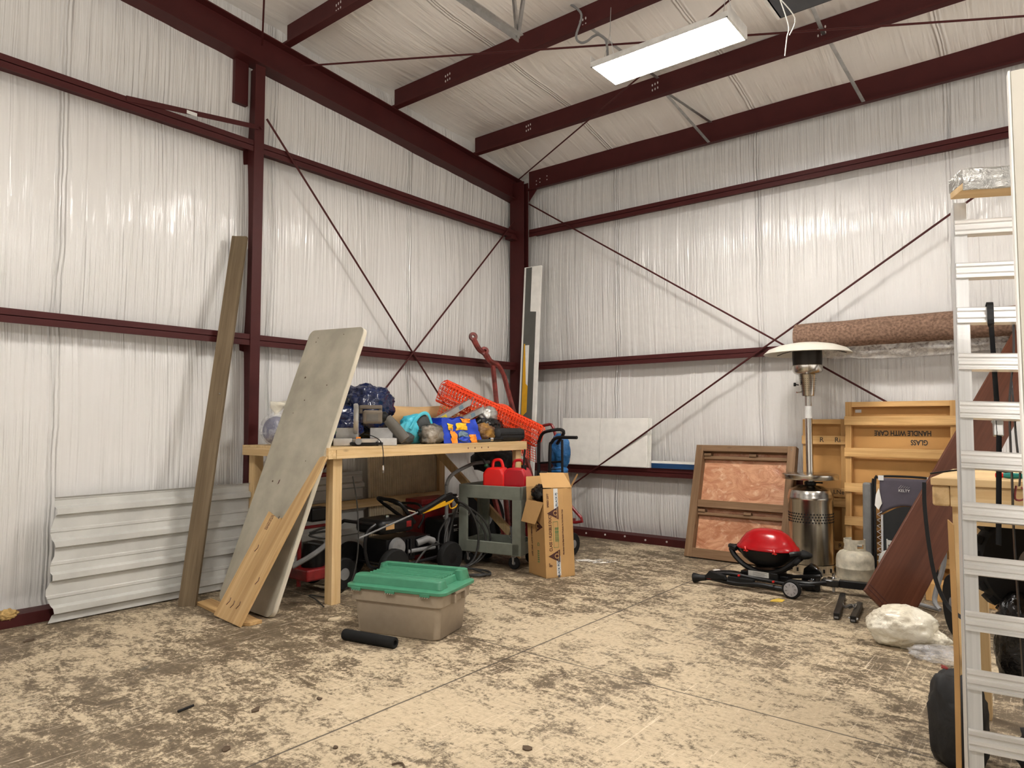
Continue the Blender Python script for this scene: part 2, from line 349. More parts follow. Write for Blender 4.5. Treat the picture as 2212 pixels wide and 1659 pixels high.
# ---------------- steel frame ----------------
def csec(bm,a,b_,depth,fl,th,inner,up):
    """C/Z member from a to b_: web is `depth` tall along `up`, flanges run along `inner`"""
    a,b_=V(a),V(b_); d=(b_-a); m=frame(a,d,inner); 
    y=1 if m.to_3x3().col[1].dot(V(up))>0 else -1
    L=d.length; h=depth
    box(bm,(0,0,0),(th,y*h,L),m)
    box(bm,(0,0,0),(fl,y*th,L),m); box(bm,(0,y*(h-th),0),(-fl,y*h,L),m) if False else box(bm,(0,y*(h-th),0),(fl,y*h,L),m)
    return bm
def girt(name,label,y0,y1,z,side):
    # horizontal girt: 0.2 deep web lying flat, lip facing the room
    t=thing(name,label,'steel girt'); b=B(); th=.006
    if side=='L':
        box(b,(-.2,y0,z-.004),(0,y1,z+.002)); obj('web',b,'steel',t)
        b=B(); box(b,(-.008,y0,z-.055),(0,y1,z+.05)); obj('inner_flange',b,'steel',t,bev=.002)
    else:
        box(b,(y0,0,z-.004),(y1,.2,z+.002)); obj('web',b,'steel',t)
        b=B(); box(b,(y0,0,z-.055),(y1,.008,z+.05)); obj('inner_flange',b,'steel',t,bev=.002)
    return t
girt('steel_girt','maroon steel girt across the left wall at head height, left of the column',YF,-4.11,2.23,'L')
girt('steel_girt','maroon steel girt across the left wall at head height, between column and corner',-4.01,-.11,2.23,'L')
girt('steel_girt','high maroon steel girt on the left wall, left of the column',YF,-4.11,4.07,'L')
girt('steel_girt','high maroon steel girt on the left wall, between column and corner',-4.01,-.11,4.07,'L')
girt('steel_girt','low maroon steel girt on the right wall carrying the white and blue panels',.135,XR,.862,'R')
girt('steel_girt','maroon steel girt on the right wall at head height under the carpet roll',.135,XR,2.23,'R')
girt('steel_girt','high maroon steel girt on the right wall near the eave',.135,XR,4.088,'R')
def chan(name,label,a,b_,bolts):
    t=thing(name,label,'base channel'); bm=B(); box(bm,a,b_); obj('rail',bm,'steel',t,bev=.002)
    for p in bolts: bm=B(); lathe(bm,[(.001,0),(.012,0),(.012,.006),(.001,.008)],8,Matrix.Translation(V(p))@Matrix.Rotation(PI/2,4,'X')); obj('bolt',bm,'pale',t)
chan('base_channel','maroon steel base channel along the foot of the right wall',(.14,0,0),(XR,.19,.085),[(1.05+.28*i,-.001,.045+.008*(i%3)) for i in range(6)])
chan('base_channel','maroon steel base channel along the foot of the left wall',(-.19,YF,0),(-.002,-.12,.085),[])
def ibeam(name,label,cx,cy,z0,z1,fw,dp,ax,th=.012):
    t=thing(name,label,'steel column',(cx,cy,z0)); H=z1-z0
    # ax 'x': flanges face x ; ax 'y': flanges face y
    def bb(a,b_): 
        bm=B(); a=list(a);b_=list(b_)
        if ax=='y': a=[a[1],a[0],a[2]];b_=[b_[1],b_[0],b_[2]]
        return box(bm,a,b_)
    obj('inner_flange',bb((-th/2+dp/2,-fw/2,0),(dp/2+th/2,fw/2,H)),'steel',t,bev=.002)
    obj('outer_flange',bb((-dp/2-th/2,-fw/2,0),(-dp/2+th/2,fw/2,H)),'steel',t,bev=.002)
    obj('web',bb((-dp/2,-.005,0),(dp/2,.005,H)),'steel',t); return t
c1=ibeam('steel_column','maroon steel column on the left wall behind the leaning boards',-.09,-4.06,0,4.86,.1,.19,'x')
b=B(); box(b,(-.085,-.19,4.48),(-.02,-.055,4.90)); obj('splice_bracket',b,'steel',c1)
c2=ibeam('steel_column','maroon steel column standing in the corner of the two walls',.01,-.06,0,4.80,.24,.1,'y')
b=B(); box(b,(-.09,-.20,3.98),(.02,-.065,4.02)); box(b,(-.09,-.12,3.98),(-.07,-.065,4.12)); obj('rod_clip',b,'steel',c2)
# rafter
t=thing('steel_rafter','maroon steel rafter sloping down the left wall to the corner','rafter')
ry=lambda y,z:z+(-y)*.0833
def raf(bm,x0,x1,z0,z1,ya=-.0,yb=YF+.05):
    add(bm,[(x0,ya,ry(ya,z0)),(x1,ya,ry(ya,z0)),(x1,yb,ry(yb,z0)),(x0,yb,ry(yb,z0)),(x0,ya,ry(ya,z1)),(x1,ya,ry(ya,z1)),(x1,yb,ry(yb,z1)),(x0,yb,ry(yb,z1))],
        [(0,1,2,3),(4,7,6,5),(0,4,5,1),(1,5,6,2),(2,6,7,3),(3,7,4,0)]); return bm
obj('lower_flange',raf(B(),-.16,.02,4.545,4.557),'steel',t); obj('web',raf(B(),-.075,-.065,4.555,4.85),'steel',t); obj('upper_flange',raf(B(),-.16,.02,4.845,4.857),'steel',t)
b=B(); 
# purlins
def purlin(label,y,z,slots,x0=-.05):
    t=thing('roof_purlin',label,'purlin'); bm=B(); box(bm,(x0,y-.004,z),(XR,y+.004,z+.245)); obj('web',bm,'steel',t)
    bm=B(); box(bm,(x0,y-.075,z-.001),(XR,y,z+.006)); box(bm,(x0,y-.078,z),(XR,y-.072,z+.02)); obj('lower_flange',bm,'steel',t)
    bm=B(); box(bm,(x0,y,z+.24),(XR,y+.07,z+.247)); obj('upper_flange',bm,'steel',t)
    for sx,sz in slots:
        for i in range(3):
            for k in range(2):
                bm=B(); lathe(bm,[(.001,0),(.009,0),(.009,.002),(.001,.0025)],10,T(sx+i*.032,y-.0042,sz+.055*k+.005*i)@Matrix.Rotation(PI/2,4,'X')@Matrix.Diagonal((.8,1.5,1,1))); obj('slot',bm,'pale',t)
purlin('maroon steel roof purlin second from the right wall, passing just behind the lit fixture',-.92,4.945,[(.80,5.06),(2.52,5.05),(4.22,5.05)])
purlin('maroon steel roof purlin third from the right wall, passing left of the lit fixture',-2.32,5.06,[(.77,5.15),(2.50,5.12)])
purlin('maroon steel roof purlin at the top left of the photo',-3.74,5.18,[(.74,5.27)])
for i,yy in enumerate((-5.15,-6.56,-7.97)): purlin('maroon steel roof purlin over the floor behind the camera, number %s toward the far end'%['one','two','three','four','five','six'][i],yy,5.18+.117*(i+1),[])
t=thing('eave_strut','deep maroon eave strut along the top of the right wall','eave strut')
b=B(); box(b,(.14,-.004,4.68),(XR,.004,4.955)); obj('web',b,'steel',t)
b=B(); box(b,(.14,-.06,4.678),(XR,0,4.686)); box(b,(.14,-.062,4.68),(XR,-.056,4.70)); obj('lower_flange',b,'steel',t)
b=B(); add(b,[(.14,-.01,4.53),(.28,-.01,4.68),(.14,-.01,4.68),(.14,.0,4.53),(.28,.0,4.68),(.14,.0,4.68)],[(0,1,2),(3,5,4),(0,3,4,1),(1,4,5,2),(2,5,3,0)]); obj('gusset',b,'steel',t)
for sx,sz in ((.27,4.80),(.27,4.75),(.33,4.82),(.33,4.77),(.45,4.83),(.45,4.78)):
    b=B(); lathe(b,[(.001,0),(.008,0),(.008,.002),(.001,.003)],8,T(sx,-.0045,sz)@Matrix.Rotation(PI/2,4,'X')); obj('slot',b,'pale',t)
def rod(label,a,c,r=.0105,name='bracing_rod'):
    b=B(); tube(b,[a,c],r,8); o=obj(name,b,'steel',smooth=True); tag(o,label,'bracing rod')
def ext(a,c,s): a,c=V(a),V(c); return a+(c-a)*s
rod('left wall bracing rod running from the column top down toward the corner',(.022,-3.995,4.36),ext((.02,-4.019,4.383),(.02,-1.703,1.859),1.55))
rod('left wall bracing rod running from the corner column down toward the workbench',(.024,-.20,4.22),ext((.02,-.294,4.155),(.02,-2.495,1.829),1.6))
rod('right wall bracing rod falling from the corner column toward the patio heater',(.155,-.022,4.493),ext((.155,-.02,4.493),(4.474,-.02,1.697),1.08))
rod('right wall bracing rod rising from behind the cardboard box toward the aluminium ramp',ext((5.155,-.02,3.436),(.966,-.02,.722),-.32),(.80,-.03,.61))
rod('roof bracing rod crossing low in front of the purlins beside the light',(.071,-3.662,5.0),(6.6,-.5,4.62),.009)
rod('roof bracing rod running from the corner up behind the lit fixture',(.15,-.25,4.78),(3.9,-2.1,5.0),.009)
rod('roof bracing rod rising from the rafter at the top of the left column',(.056,-4.079,5.04),(1.8,-5.1,5.2),.009)
# flange brace between girt and column
t=thing('diagonal_brace','maroon flat brace from the high left girt to the column face','brace')
b=B(); beam(b,(.005,-5.25,4.10),(.02,-4.08,4.25),.045,.006,(0,0,1)); obj('bar',b,'steel',t)
b=B(); lathe(b,[(.001,0),(.014,0),(.014,.01),(.001,.012)],8,frame((.024,-4.05,4.255),(1,0,0),(0,0,1))); obj('bolt',b,'steel',t)
b=B(); box(b,(.012,-4.76,4.145),(.02,-4.67,4.175)); obj('label_sticker',b,'paper',t)
def strut(label,a,c,r=.012):
    b=B(); m=frame(a,V(c)-V(a),(0,0,1)); L=(V(c)-V(a)).length; box(b,(-.002,-.016,0),(.002,.016,L),m); box(b,(-.002,-.018,0),(.028,-.013,L),m); tag(obj('purlin_strut',b,'galv'),label,'purlin strut')
strut('galvanised strut from the second purlin down to the eave strut, mid photo',(2.684,-.92,4.955),(2.792,-.07,4.68)); strut('galvanised strut crossing behind the mid photo strut up to the roof',(2.72,-.90,4.945),(2.80,-.02,4.93))
strut('galvanised strut from the second purlin down to the eave strut, right of the light',(4.32,-.92,4.96),(4.417,-.07,4.68)); strut('galvanised strut from under the dark panel down to the second purlin',(4.35,-2.3,5.12),(4.278,-.95,5.03))
strut('galvanised strut above the left end of the lit fixture',(2.62,-2.32,5.07),(2.60,-.95,5.15))
# ---------------- light fixtures ----------------
def fixture(label,x0,x1,y0,y1,z,lit=True,group=None):
    t=thing('highbay_light' if lit else 'unlit_ceiling_light',label,'ceiling light' if lit else 'ceiling panel',((x0+x1)/2,(y0+y1)/2,z),group)
    a,c=(x1-x0)/2,(y1-y0)/2; b=B()
    # domed reflector housing with open underside
    prof=[(-c,0),(-c,.045),(-c*.55,.10),(c*.55,.10),(c,.045),(c,0),(c-.01,0),(c-.01,.04),(c*.53,.09),(-c*.53,.09),(-c+.01,.04),(-c+.01,0)]
    prism(b,prof,-a,a,None,0); box(b,(-a-.004,-c,0),(-a,c,.10)); box(b,(a,-c,0),(a+.004,c,.10))
    if lit:
        obj('housing',b,'fixt',t,bev=.002)
        for k in range(6):
            b=B(); yk=-c*.82+k*c*1.64/5; box(b,(-a+.02,yk-.028,.012),(a-.02,yk+.028,.03)); obj('tube',b,'lamp',t)
        b=B(); box(b,(-a,-c,-.003),(-a+.012,c,.003)); box(b,(a-.012,-c,-.003),(a,c,.003)); box(b,(-a,-c,-.003),(a,-c+.008,.003)); box(b,(-a,c-.008,-.003),(a,c,.003)); obj('lens_frame',b,'fixt',t)
    else:
        obj('housing',b,'blkm',t); b=B(); box(b,(-a+.01,-c+.01,.0),(a-.01,c-.01,.02)); obj('underside',b,'fixd',t); b=B(); box(b,(-a-.02,-c,-.004),(-a,c,.03)); obj('edge_trim',b,'fixt',t)
    for sx in (-1,1):
        b=B()
        for sy in (-1,1): tube(b,[(sx*a*.88,sy*c*.5,.09),(sx*a*.88,.0,.36)],.0025,5)
        tube(b,[(sx*a*.88,.0,.36),(sx*a*.88,.02,.60)],.003,5); obj('hanging_wire',b,'galv',t)
    return t
fixture('lit white highbay light hanging from the purlins',2.872,4.055,-2.735,-2.335,4.45)
fixture('lit highbay light over the floor behind the camera, toward the left wall',2.9,4.1,-7.7,-7.3,4.45)
fixture('lit highbay light behind the camera, toward the open side of the bay',7.6,8.8,-7.7,-7.3,4.45)
fixture('lit highbay light beyond the right edge of the photo',7.6,8.8,-2.75,-2.35,4.45)
fixture('dark unlit ceiling panel at the top edge of the photo, right of the lit fixture',4.35,5.0,-3.1,-2.46,4.45,False)
b=B(); tube(b,[(2.39,-2.4,5.40),(2.446,-2.4,5.33),(2.567,-2.4,5.18),(2.52,-2.42,4.987),(2.575,-2.43,4.903),(2.644,-2.43,4.891),(2.708,-2.43,4.912),(2.781,-2.44,4.895),(2.856,-2.45,4.804),(2.90,-2.5,4.56)],.011,7,5); tag(obj('flexible_conduit',b,'greyf',smooth=True),'grey flexible cable looping over the purlin to the left end of the light','cable')
b=B(); tube(b,[(4.431,-2.731,4.44),(4.447,-2.595,4.3),(4.391,-2.447,4.3),(4.313,-2.247,4.27)],.004,5,5); tube(b,[(4.431,-2.731,4.44),(4.50,-2.62,4.32),(4.41,-2.447,4.31)],.004,5,5); tag(obj('loose_wire',b,'white'),'thin white wires dangling from the dark ceiling panel','wire')
t=thing('door_track','galvanised door track with perforated angle hangers at the top of the photo','door track',(2.606,-3.383,4.5))
b=B(); beam(b,(-.04,-2.4,0.02),(0,0,0),.05,.006); beam(b,(-.015,-2.4,.04),(.025,0,.02),.006,.05); obj('track',b,'galv',t)
for dx,dz,nm in ((-.16,.72,0),(.03,.74,1)):
    b=B(); beam(b,(0,-.02,.0),(dx,.1,dz),.03,.004,(1,0,0)); beam(b,(.015,-.02,.0),(dx+.015,.1,dz),.004,.03,(1,0,0)); obj('hanger',b,'galv',t)

# ---------------- leaning boards, left ----------------
def plank(name,label,cat,mat,o,e,zdir,w,L,th,poly=None,bev=.003):
    m=frame(o,zdir,e); t=thing(name,label,cat,m); return t,m
m=frame((.344,-4.889,0),V((.069,-4.217,3.056))-V((.449,-4.801,0)),(.105,.088,0)); t=thing('lumber_board','long weathered brown board leaning upright against the maroon column','board',m)
b=B(); box(b,(0,-.0,0),(.137,.038,3.26)); obj('board',b,'weath',t,bev=.003)
b=B(); lathe(b,[(.0005,0),(.004,0),(.004,.02),(.0005,.02)],6,T(.1,.0,1.75)@Matrix.Rotation(PI/2,4,'X')); obj('nail',b,'galv',t)
# folding tabletop
o0=V((.50,-4.64,.035)); o1=V((1.245,-4.636,.008)); zt=(V((.571,-3.849,2.297))-V((.493,-4.64,.037)))
m=frame(o0,zt,o1-o0); t=thing('folding_tabletop','grey rounded tabletop leaning against the end of the workbench','tabletop',m)
def rrect(w_,h,r,n=6,x0=0,z0=0):
    P=[]
    for cx,cz,a0 in ((w_-r,h-r,0),(r,h-r,90),(r,r,180),(w_-r,r,270)):
        for k in range(n+1):
            a=math.radians(a0+90*k/n); P.append((x0+cx+r*math.cos(a),z0+cz+r*math.sin(a)))
    return P
b=B(); prism(b,rrect(.75,2.39,.06),0,.008,None,1); obj('face',b,'grey',t)
b=B(); prism(b,rrect(.75,2.39,.06),.008,.045,None,1); obj('edge',b,'tedge',t,bev=.004)
for x,z,s in ((.14,2.27,1),(.15,2.31,.8),(.5,2.33,.8),(.16,1.93,1.6),(.5,1.86,1),(.26,1.72,1),(.16,1.6,.7),(.55,1.2,.7),(.2,1.0,1.4)):
    b=B(); lathe(b,[(.0005,0),(.006*s,0),(.006*s,.001),(.0005,.001)],8,T(x,-.001,z)@Matrix.Rotation(PI/2,4,'X')); obj('screw_hole',b,'bark',t)
for x,z,s in ((.28,.98,1),(.42,.66,1),(.44,.70,.8),(.38,.60,.7),(.30,.72,.5)):
    b=B(); prism(b,[(x,z),(x+.012*s,z+.01*s),(x+.016*s,z+.045*s),(x+.004,z+.035*s)],-.001,0,None,1); obj('stain',b,'inkr',t)
# plywood offcut
m=frame((.869,-4.872,.02),V((.939,-4.20,1.199))-V((.869,-4.872,.02)),V((.403,-.02,0))); t=thing('plywood_offcut','stepped plywood offcut leaning on the front of the grey tabletop','plywood',m)
b=B(); prism(b,[(0,0),(.403,0),(.403,1.36),(.32,1.36),(.275,1.02),(.235,.80),(.215,.815),(.19,.80),(.0,.845)],0,.018,None,1); obj('sheet',b,'ply',t,bev=.001)
b=B(); _r=random.Random(3)
for q in range(3):
    zz=.70
    while zz<.82:
        hh=.003+.007*_r.random(); box(b,(.07+q*.016,-.001,zz),(.07+q*.016+.004+.006*_r.random(),-.0002,zz+hh)); zz+=hh+.003
obj('smudged_stamp',b,'inkr',t)
for x,z in ((.33,.30),(.10,.52),(.10,.10),(.17,.09),(.25,.10)):
    b=B(); tube(b,[(x,-.001,z),(x+.02,-.001,z+.03),(x+.012,-.001,z+.055)],.003,5); obj('knot_mark',b,'inkr',t)
m=frame((.39,-4.77,.014),(0,0,1),(.86,-.10,0)); t=thing('plywood_strip','splintered plywood strip on the floor under the leaning boards','plywood',m)
b=B(); prism(b,[(.03,0),(.84,0),(.90,.05),(.89,.145),(.82,.135),(.45,.15),(0,.13)],-.012,.012,None,2); obj('strip',b,'plyx',t,bev=.001)
# corrugated wall sheets
def corrsheet(label,y0,y1,h,x0,x1,jag=0,seed=0):
    t=thing('corrugated_sheet',label,'metal sheet'); prof=[(0,0),(.012,.0)]; P=[]
    z=0
    pts=[(0,0)]
    while z<h:
        for dz,dd in ((.05,0),(.065,.035),(.105,.035),(.12,0),(.165,0),(.172,.006),(.19,.006),(.197,0),(.235,0)):
            if z+dz<=h: pts.append((z+dz,dd))
        z+=.235
    pts.append((h,0)); pts.append((h,.02))
    b=B(); n=16
    rows=[]
    for zz,dd in pts:
        j=jag*noise.noise(V((zz*7,seed,0)))
        xb=x0+(x1-x0)*zz/h
        rows.append([b.verts.new((xb+dd,(y0+j+.10*jag*zz*10*(1 if jag else 0))+(y1-y0-j)*i/n,zz+.012)) for i in range(n+1)])
    for r0,r1 in zip(rows[:-1],rows[1:]):
        for i in range(n): b.faces.new((r0[i],r0[i+1],r1[i+1],r1[i]))
    obj('sheet',b,'corr',t,solid=.002)
    return t
corrsheet('white corrugated steel sheet leaning on the left wall behind the brown board',-5.72,-4.16,.895,.13,.045,.05)
corrsheet('white corrugated steel sheet leaning on the wall behind the workbench legs',-3.93,-2.80,.93,.10,.03,0,5)
# ribbed beige sheet
t=thing('ribbed_sheet','beige finely ribbed sheet standing behind the workbench','ribbed panel'); b=B(); n=34
vs=[]
for i in range(n*4+1):
    y=-2.74+1.10*i/(n*4); dd=.016 if (i%4) in (1,2) else 0; vs.append((b.verts.new((.10+dd,y,.0)),b.verts.new((.04+dd,y,1.16))))
for a_,c_ in zip(vs[:-1],vs[1:]): b.faces.new((a_[0],c_[0],c_[1],a_[1]))
obj('sheet',b,'ribp',t,solid=.003)
# tall painted board in the corner
m=frame((.18,-.36,0),V((.20,-.145,3.585))-V((.18,-.36,0)),(1,0.05,0)); t=thing('tall_board','tall narrow white board with grey and yellow paint leaning in the corner','board',m)
b=B(); box(b,(-.03,0,0),(.245,.03,3.58)); obj('board',b,'white',t,bev=.002)
b=B(); prism(b,[(.0,0),(.19,0),(.19,2.95),(.095,2.96),(.095,3.57),(.0,3.57)],-.002,0,None,1); obj('grey_paint',b,'gboard',t)
b=B(); prism(b,[(.015,0),(.10,0),(.10,1.35),(.07,1.35),(.05,1.28),(.04,1.55),(.10,1.60),(.10,1.95),(.07,1.98),(.05,2.3),(.035,2.52),(.015,2.52)],-.004,-.002,None,1); obj('yellow_paint',b,'yellow',t)
b=B(); prism(b,[(.10,1.95),(.07,1.98),(.05,2.3),(.035,2.5),(.10,2.5)],-.004,-.002,None,1); prism(b,[(.10,1.35),(.07,1.35),(.05,1.28),(.04,1.0),(.1,.9)],-.0045,-.002,None,1); obj('bare_patch',b,'white',t)

# ---------------- left workbench ----------------
t=thing('workbench','pine workbench with a cluttered top along the left wall','workbench',(.69,-2.9,0))
bx=lambda a,c:box(B(),(a[0]-.69,a[1]+2.9,a[2]),(c[0]-.69,c[1]+2.9,c[2]))
obj('top',bx((.05,-4.19,1.237),(1.32,-1.6,1.255)),'piney',t,bev=.002)
obj('front_rail',bx((1.28,-4.11,1.165),(1.32,-1.6,1.237)),'piney',t,bev=.002); obj('end_rail',bx((.05,-4.19,1.165),(1.32,-4.115,1.237)),'pinex',t,bev=.002)
obj('end_rail',bx((.05,-1.64,1.165),(1.28,-1.6,1.237)),'pinex',t,bev=.002); obj('back_rail',bx((.05,-4.11,1.165),(.09,-1.64,1.237)),'piney',t)
def leg2(x,y,sx=-1,sy=1):
    b=B(); box(b,(x-.69,y+2.9,0),(x+.045*sx-.69,y+.09*sy+2.9,1.165)); box(b,(x+.046*sx-.69,y+2.9,0),(x+.09*sx-.69,y+.04*sy+2.9,1.165)); obj('leg',b,'pine',t,bev=.002)
leg2(1.275,-4.11); leg2(1.275,-1.645,-1,-1); leg2(.12,-4.11); leg2(.13,-1.645,-1,-1)
obj('shelf_rail',bx((.125,-4.05,.575),(.16,-1.72,.66)),'piney',t,bev=.002)
b=B(); beam(b,(.12-.69,-1.76+2.9,1.12),(1.22-.69,-1.76+2.9,.28),.085,.038,(1,0,.8)); obj('diagonal_brace',b,'pine',t,bev=.002)
for i in range(9):
    b=B(); box(b,(.6305,.3+i*.05,1.19+.01*(i%2)),(.632,.31+i*.05,1.215)); obj('stamp_mark',b,'inkr',t) if i%2 else b.free()
# --- things on the bench
def bag(name,label,cat,mat,c,s,seed,flat=1.257,amp=.14,fr=2.2,rot=0,group=None,pw=.85,sub=4):
    b=B(); blob(b,c,s,amp,fr,seed,sub,flat,rot,True,pw); return tag(obj(name,b,mat,smooth='all'),label,cat,group)
o=thing('plastic_bag','clear plastic bag of blue cloth on the left end of the workbench','bag',(.33,-4.03,1.257))
b=B(); blob(b,(0,0,.13),(.13,.11,.125),.05,2,3,3,.004); obj('contents',b,'bagclip',o,smooth='all')
b=B(); blob(b,(0,0,.14),(.15,.13,.15),.08,2.6,8,4,.002); obj('bag',b,'clear',o,smooth='all')
b=B(); lathe(b,[(.02,.27),(.015,.29),(.06,.34),(.09,.385),(.085,.39),(.05,.34)],18,None,False)
for v in b.verts: v.co+=V((0,.05,0))*((v.co.z-.27)*5)+V([noise.noise(v.co*14)*.02]*3)
obj('gathered_top',b,'milky',o,smooth='all')
bag('blue_tarp','crumpled dark blue tarp heaped highest behind the mitre saw','tarp','tarp',(.52,-3.17,1.60),(.24,.25,.22),1,amp=.15,fr=2.4,sub=5)
bag('blue_tarp','lower bundle of dark blue tarp beside the grey tabletop','tarp','tarp',(.48,-3.55,1.42),(.24,.28,.20),4,amp=.15,fr=2.4,sub=5)
bag('black_sack','black plastic sack under the blue tarps behind the saw','sack','blkbag',(.40,-2.98,1.36),(.26,.25,.15),5)
bag('teal_cloth','pale teal cloth bundle left of the saw blade','cloth','teal',(.80,-3.86,1.40),(.08,.12,.07),6,flat=1.33)
bag('blue_cloth','small blue cloth draped over the back of the saw','cloth','bluecan',(.78,-3.62,1.34),(.09,.11,.055),7,flat=1.26)
# kraft roll
t=thing('paper_roll','long wrinkled roll of tan kraft paper lying along the back of the workbench','paper roll',frame((.38,-3.02,1.50),(-.02,1,.035),(0,0,1)))
b=B(); n=60; seg=28; R=[]
for i in range(n+1):
    z=1.95*i/n; r0=.125-.045*(i/n)
    R.append([( (r0+.012*noise.noise(V((math.cos(a)*2.2,math.sin(a)*2.2,z*2.2)))+.007*noise.noise(V((a*3,z*6,2))))*math.cos(a),(r0+.012*noise.noise(V((math.cos(a)*2.2,math.sin(a)*2.2,z*2.2))))*math.sin(a),z) for a in [2*PI*k/seg for k in range(seg)]])
vs=[p for q in R for p in q]; fs=[tuple(range(seg))[::-1],tuple(range(n*seg,(n+1)*seg))]
for k in range(n):
    for i in range(seg): fs.append((k*seg+i,k*seg+(i+1)%seg,(k+1)*seg+(i+1)%seg,(k+1)*seg+i))
add(b,vs,fs); obj('paper',b,'kraft',t,smooth='all')
b=B(); lathe(b,[(.03,1.94),(.045,1.94),(.045,2.06),(.03,2.06)],20); obj('core',b,'pine',t)
bag('black_sack','black sack propping up the kraft paper roll','sack','blkbag',(.45,-2.35,1.33),(.25,.35,.10),15)
# mitre saw
t=thing('mitre_saw','taupe and silver mitre saw standing on the workbench','mitre saw',T(1.05,-3.62,1.256)@RZ(math.radians(53)))
# local x = world +y, local -y = world +x (toward camera)
b=B(); box(b,(-.26,-.14,0),(-.10,.10,.065)); box(b,(.12,-.14,0),(.28,.10,.065)); box(b,(-.10,-.12,.012),(.12,.10,.05)); obj('base',b,'sawg',t,bev=.006)
b=B(); lathe(b,[(.01,.03),(.15,.03),(.155,.058),(.01,.062)],32,T(.01,-.02,0)); obj('turntable',b,'sawg',t,smooth=True)
b=B(); box(b,(-.24,.07,.06),(-.04,.095,.155)); box(b,(.06,.07,.06),(.26,.095,.155)); obj('fence',b,'sawg',t,bev=.004)
b=B(); box(b,(-.12,-.15,.008),(.16,-.13,.03)); 
for k in range(8): box(b,(-.11+k*.035,-.152,.028),(-.10+k*.035,-.13,.036))
obj('scale_plate',b,'blk',t)
m_=T(-.07,-.03,.235)@Matrix.Rotation(PI/2,4,'Y')
b=B(); lathe(b,[(.001,-.012),(.128,-.02),(.135,-.008),(.135,.014),(.12,.022),(.001,.018)],40,m_); obj('blade_guard',b,'sawg',t,smooth=True)
b=B(); lathe(b,[(.001,-.003),(.118,-.003),(.118,-.0015),(.001,-.0015)],40,T(-.088,-.03,.235)@Matrix.Rotation(PI/2,4,'Y')); obj('blade',b,'chrome',t)
b=B(); box(b,(-.01,-.085,.19),(.16,.03,.31)); obj('motor',b,'sawb',t,bev=.018)
b=B(); box(b,(.02,-.088,.215),(.12,-.084,.275)); obj('rating_label',b,'olive',t)
b=B(); box(b,(-.04,-.03,.32),(.16,.01,.355)); box(b,(-.04,-.02,.28),(-.01,.005,.34)); box(b,(.13,-.02,.29),(.16,.005,.34)); obj('handle',b,'sawb',t,bev=.008)
b=B(); lathe(b,[(.001,.16),(.048,.16),(.05,.19),(.03,.21),(.001,.212)],24,T(0,-.03,.25)@Matrix.Rotation(PI/2,4,'Y')); obj('motor_cap',b,'blk',t,smooth=True)
b=B(); tube(b,[(-.05,-.13,.035),(-.05,-.19,.04)],.028,14); obj('lock_knob',b,'greyf',t,smooth=True)
b=B(); box(b,(-.068,-.145,.055),(-.03,-.12,.078)); obj('angle_pointer',b,'orng',t)
b=B(); tube(b,[(.20,-.03,.24),(.26,-.05,.17),(.36,-.08,.05)],[.045,.05,.05],10); obj('dust_bag',b,'olive',t,smooth=True)
b=B(); tube(b,[(.0,-.10,.10),(.07,-.16,.085),(.13,-.25,.045),(.15,-.285,-.02),(.155,-.285,-.10),(.155,-.283,-.16)],.004,6,5); obj('cord',b,'blk',t)
b=B(); lathe(b,[(.004,-.16),(.009,-.17),(.010,-.20),(.006,-.205)],10,T(.155,-.283,0)); tube(b,[(.151,-.283,-.205),(.151,-.283,-.225)],.0015,5); tube(b,[(.159,-.283,-.205),(.159,-.283,-.225)],.0015,5); obj('plug',b,'chrome',t)
# bags in the middle
t=thing('tote_bag','turquoise shopping bag sagging open behind grey patterned cloth','bag',(.98,-2.93,1.257))
b=B(); blob(b,(0,0,.13),(.10,.19,.14),.12,2.4,11,4,.0,.0,True,.8); obj('body',b,'cyan',t,smooth='all')
b=B(); tube(b,[(.09,-.15,.14),(.11,-.05,.27),(.11,.06,.28),(.12,.12,.14)],.014,6,6,None,(.018,.005)); obj('handle',b,'cyan',t)
b=B(); blob(b,(.06,.03,.17),(.07,.10,.11),.1,2,12,3); obj('lining',b,'dark',t,smooth='all')
bag('patterned_cloth','crumpled grey patterned cloth in front of the turquoise bag','cloth','camo',(1.16,-2.90,1.34),(.08,.13,.10),13,amp=.2)
bag('dark_sack','dark sack between the saw and the turquoise bag','sack','dark',(1.0,-3.14,1.31),(.12,.10,.07),14)
t=thing('printed_bag','royal blue shopping bag with orange and yellow blocks near the bench edge','bag',(1.12,-2.52,1.257))
b=B(); n=24
def bf(u,v):
    y=-.28+.56*u; z=.24*v; crumple=.02*noise.noise(V((u*6,v*5,1)))+.012*noise.noise(V((u*15,v*12,4)))
    return (.12-.07*v+crumple,y*(1-.12*v)+.01*noise.noise(V((u*7,v*9,9))),max(.0,z+(.035*noise.noise(V((u*5,2,3)))) *v))
def bagface(u0,u1,v0,v1,off):
    bb=B(); sheetgrid(bb,lambda u,v:tuple(V(bf(u0+(u1-u0)*u,v0+(v1-v0)*v))+V((off*2.5,0,0))),14,10); return bb
b=bagface(0,1,0,1,0)
sheetgrid(b,lambda u,v:tuple(V((-.16+.11*v,-.28+.56*u,0))*1+V((0,0,.25*v+.02*noise.noise(V((u*5,v*5,7)))*v))),20,10)
blob(b,(-.05,0,.10),(.10,.24,.12),.1,2.5,21,4,.0,0,True,.8); obj('body',b,'bluecan',t,smooth='all')
for u0,u1,v0,v1,mt_ in ((.18,.34,.0,.50,'orng'),(.14,.27,.52,.78,'yelo'),(.36,.66,.52,.80,'yelo'),(.68,.86,.0,.34,'orng'),(.52,.80,.82,1.0,'orng')):
    obj('print_block',bagface(u0,u1,v0,v1,.003),mt_,t,smooth='all')
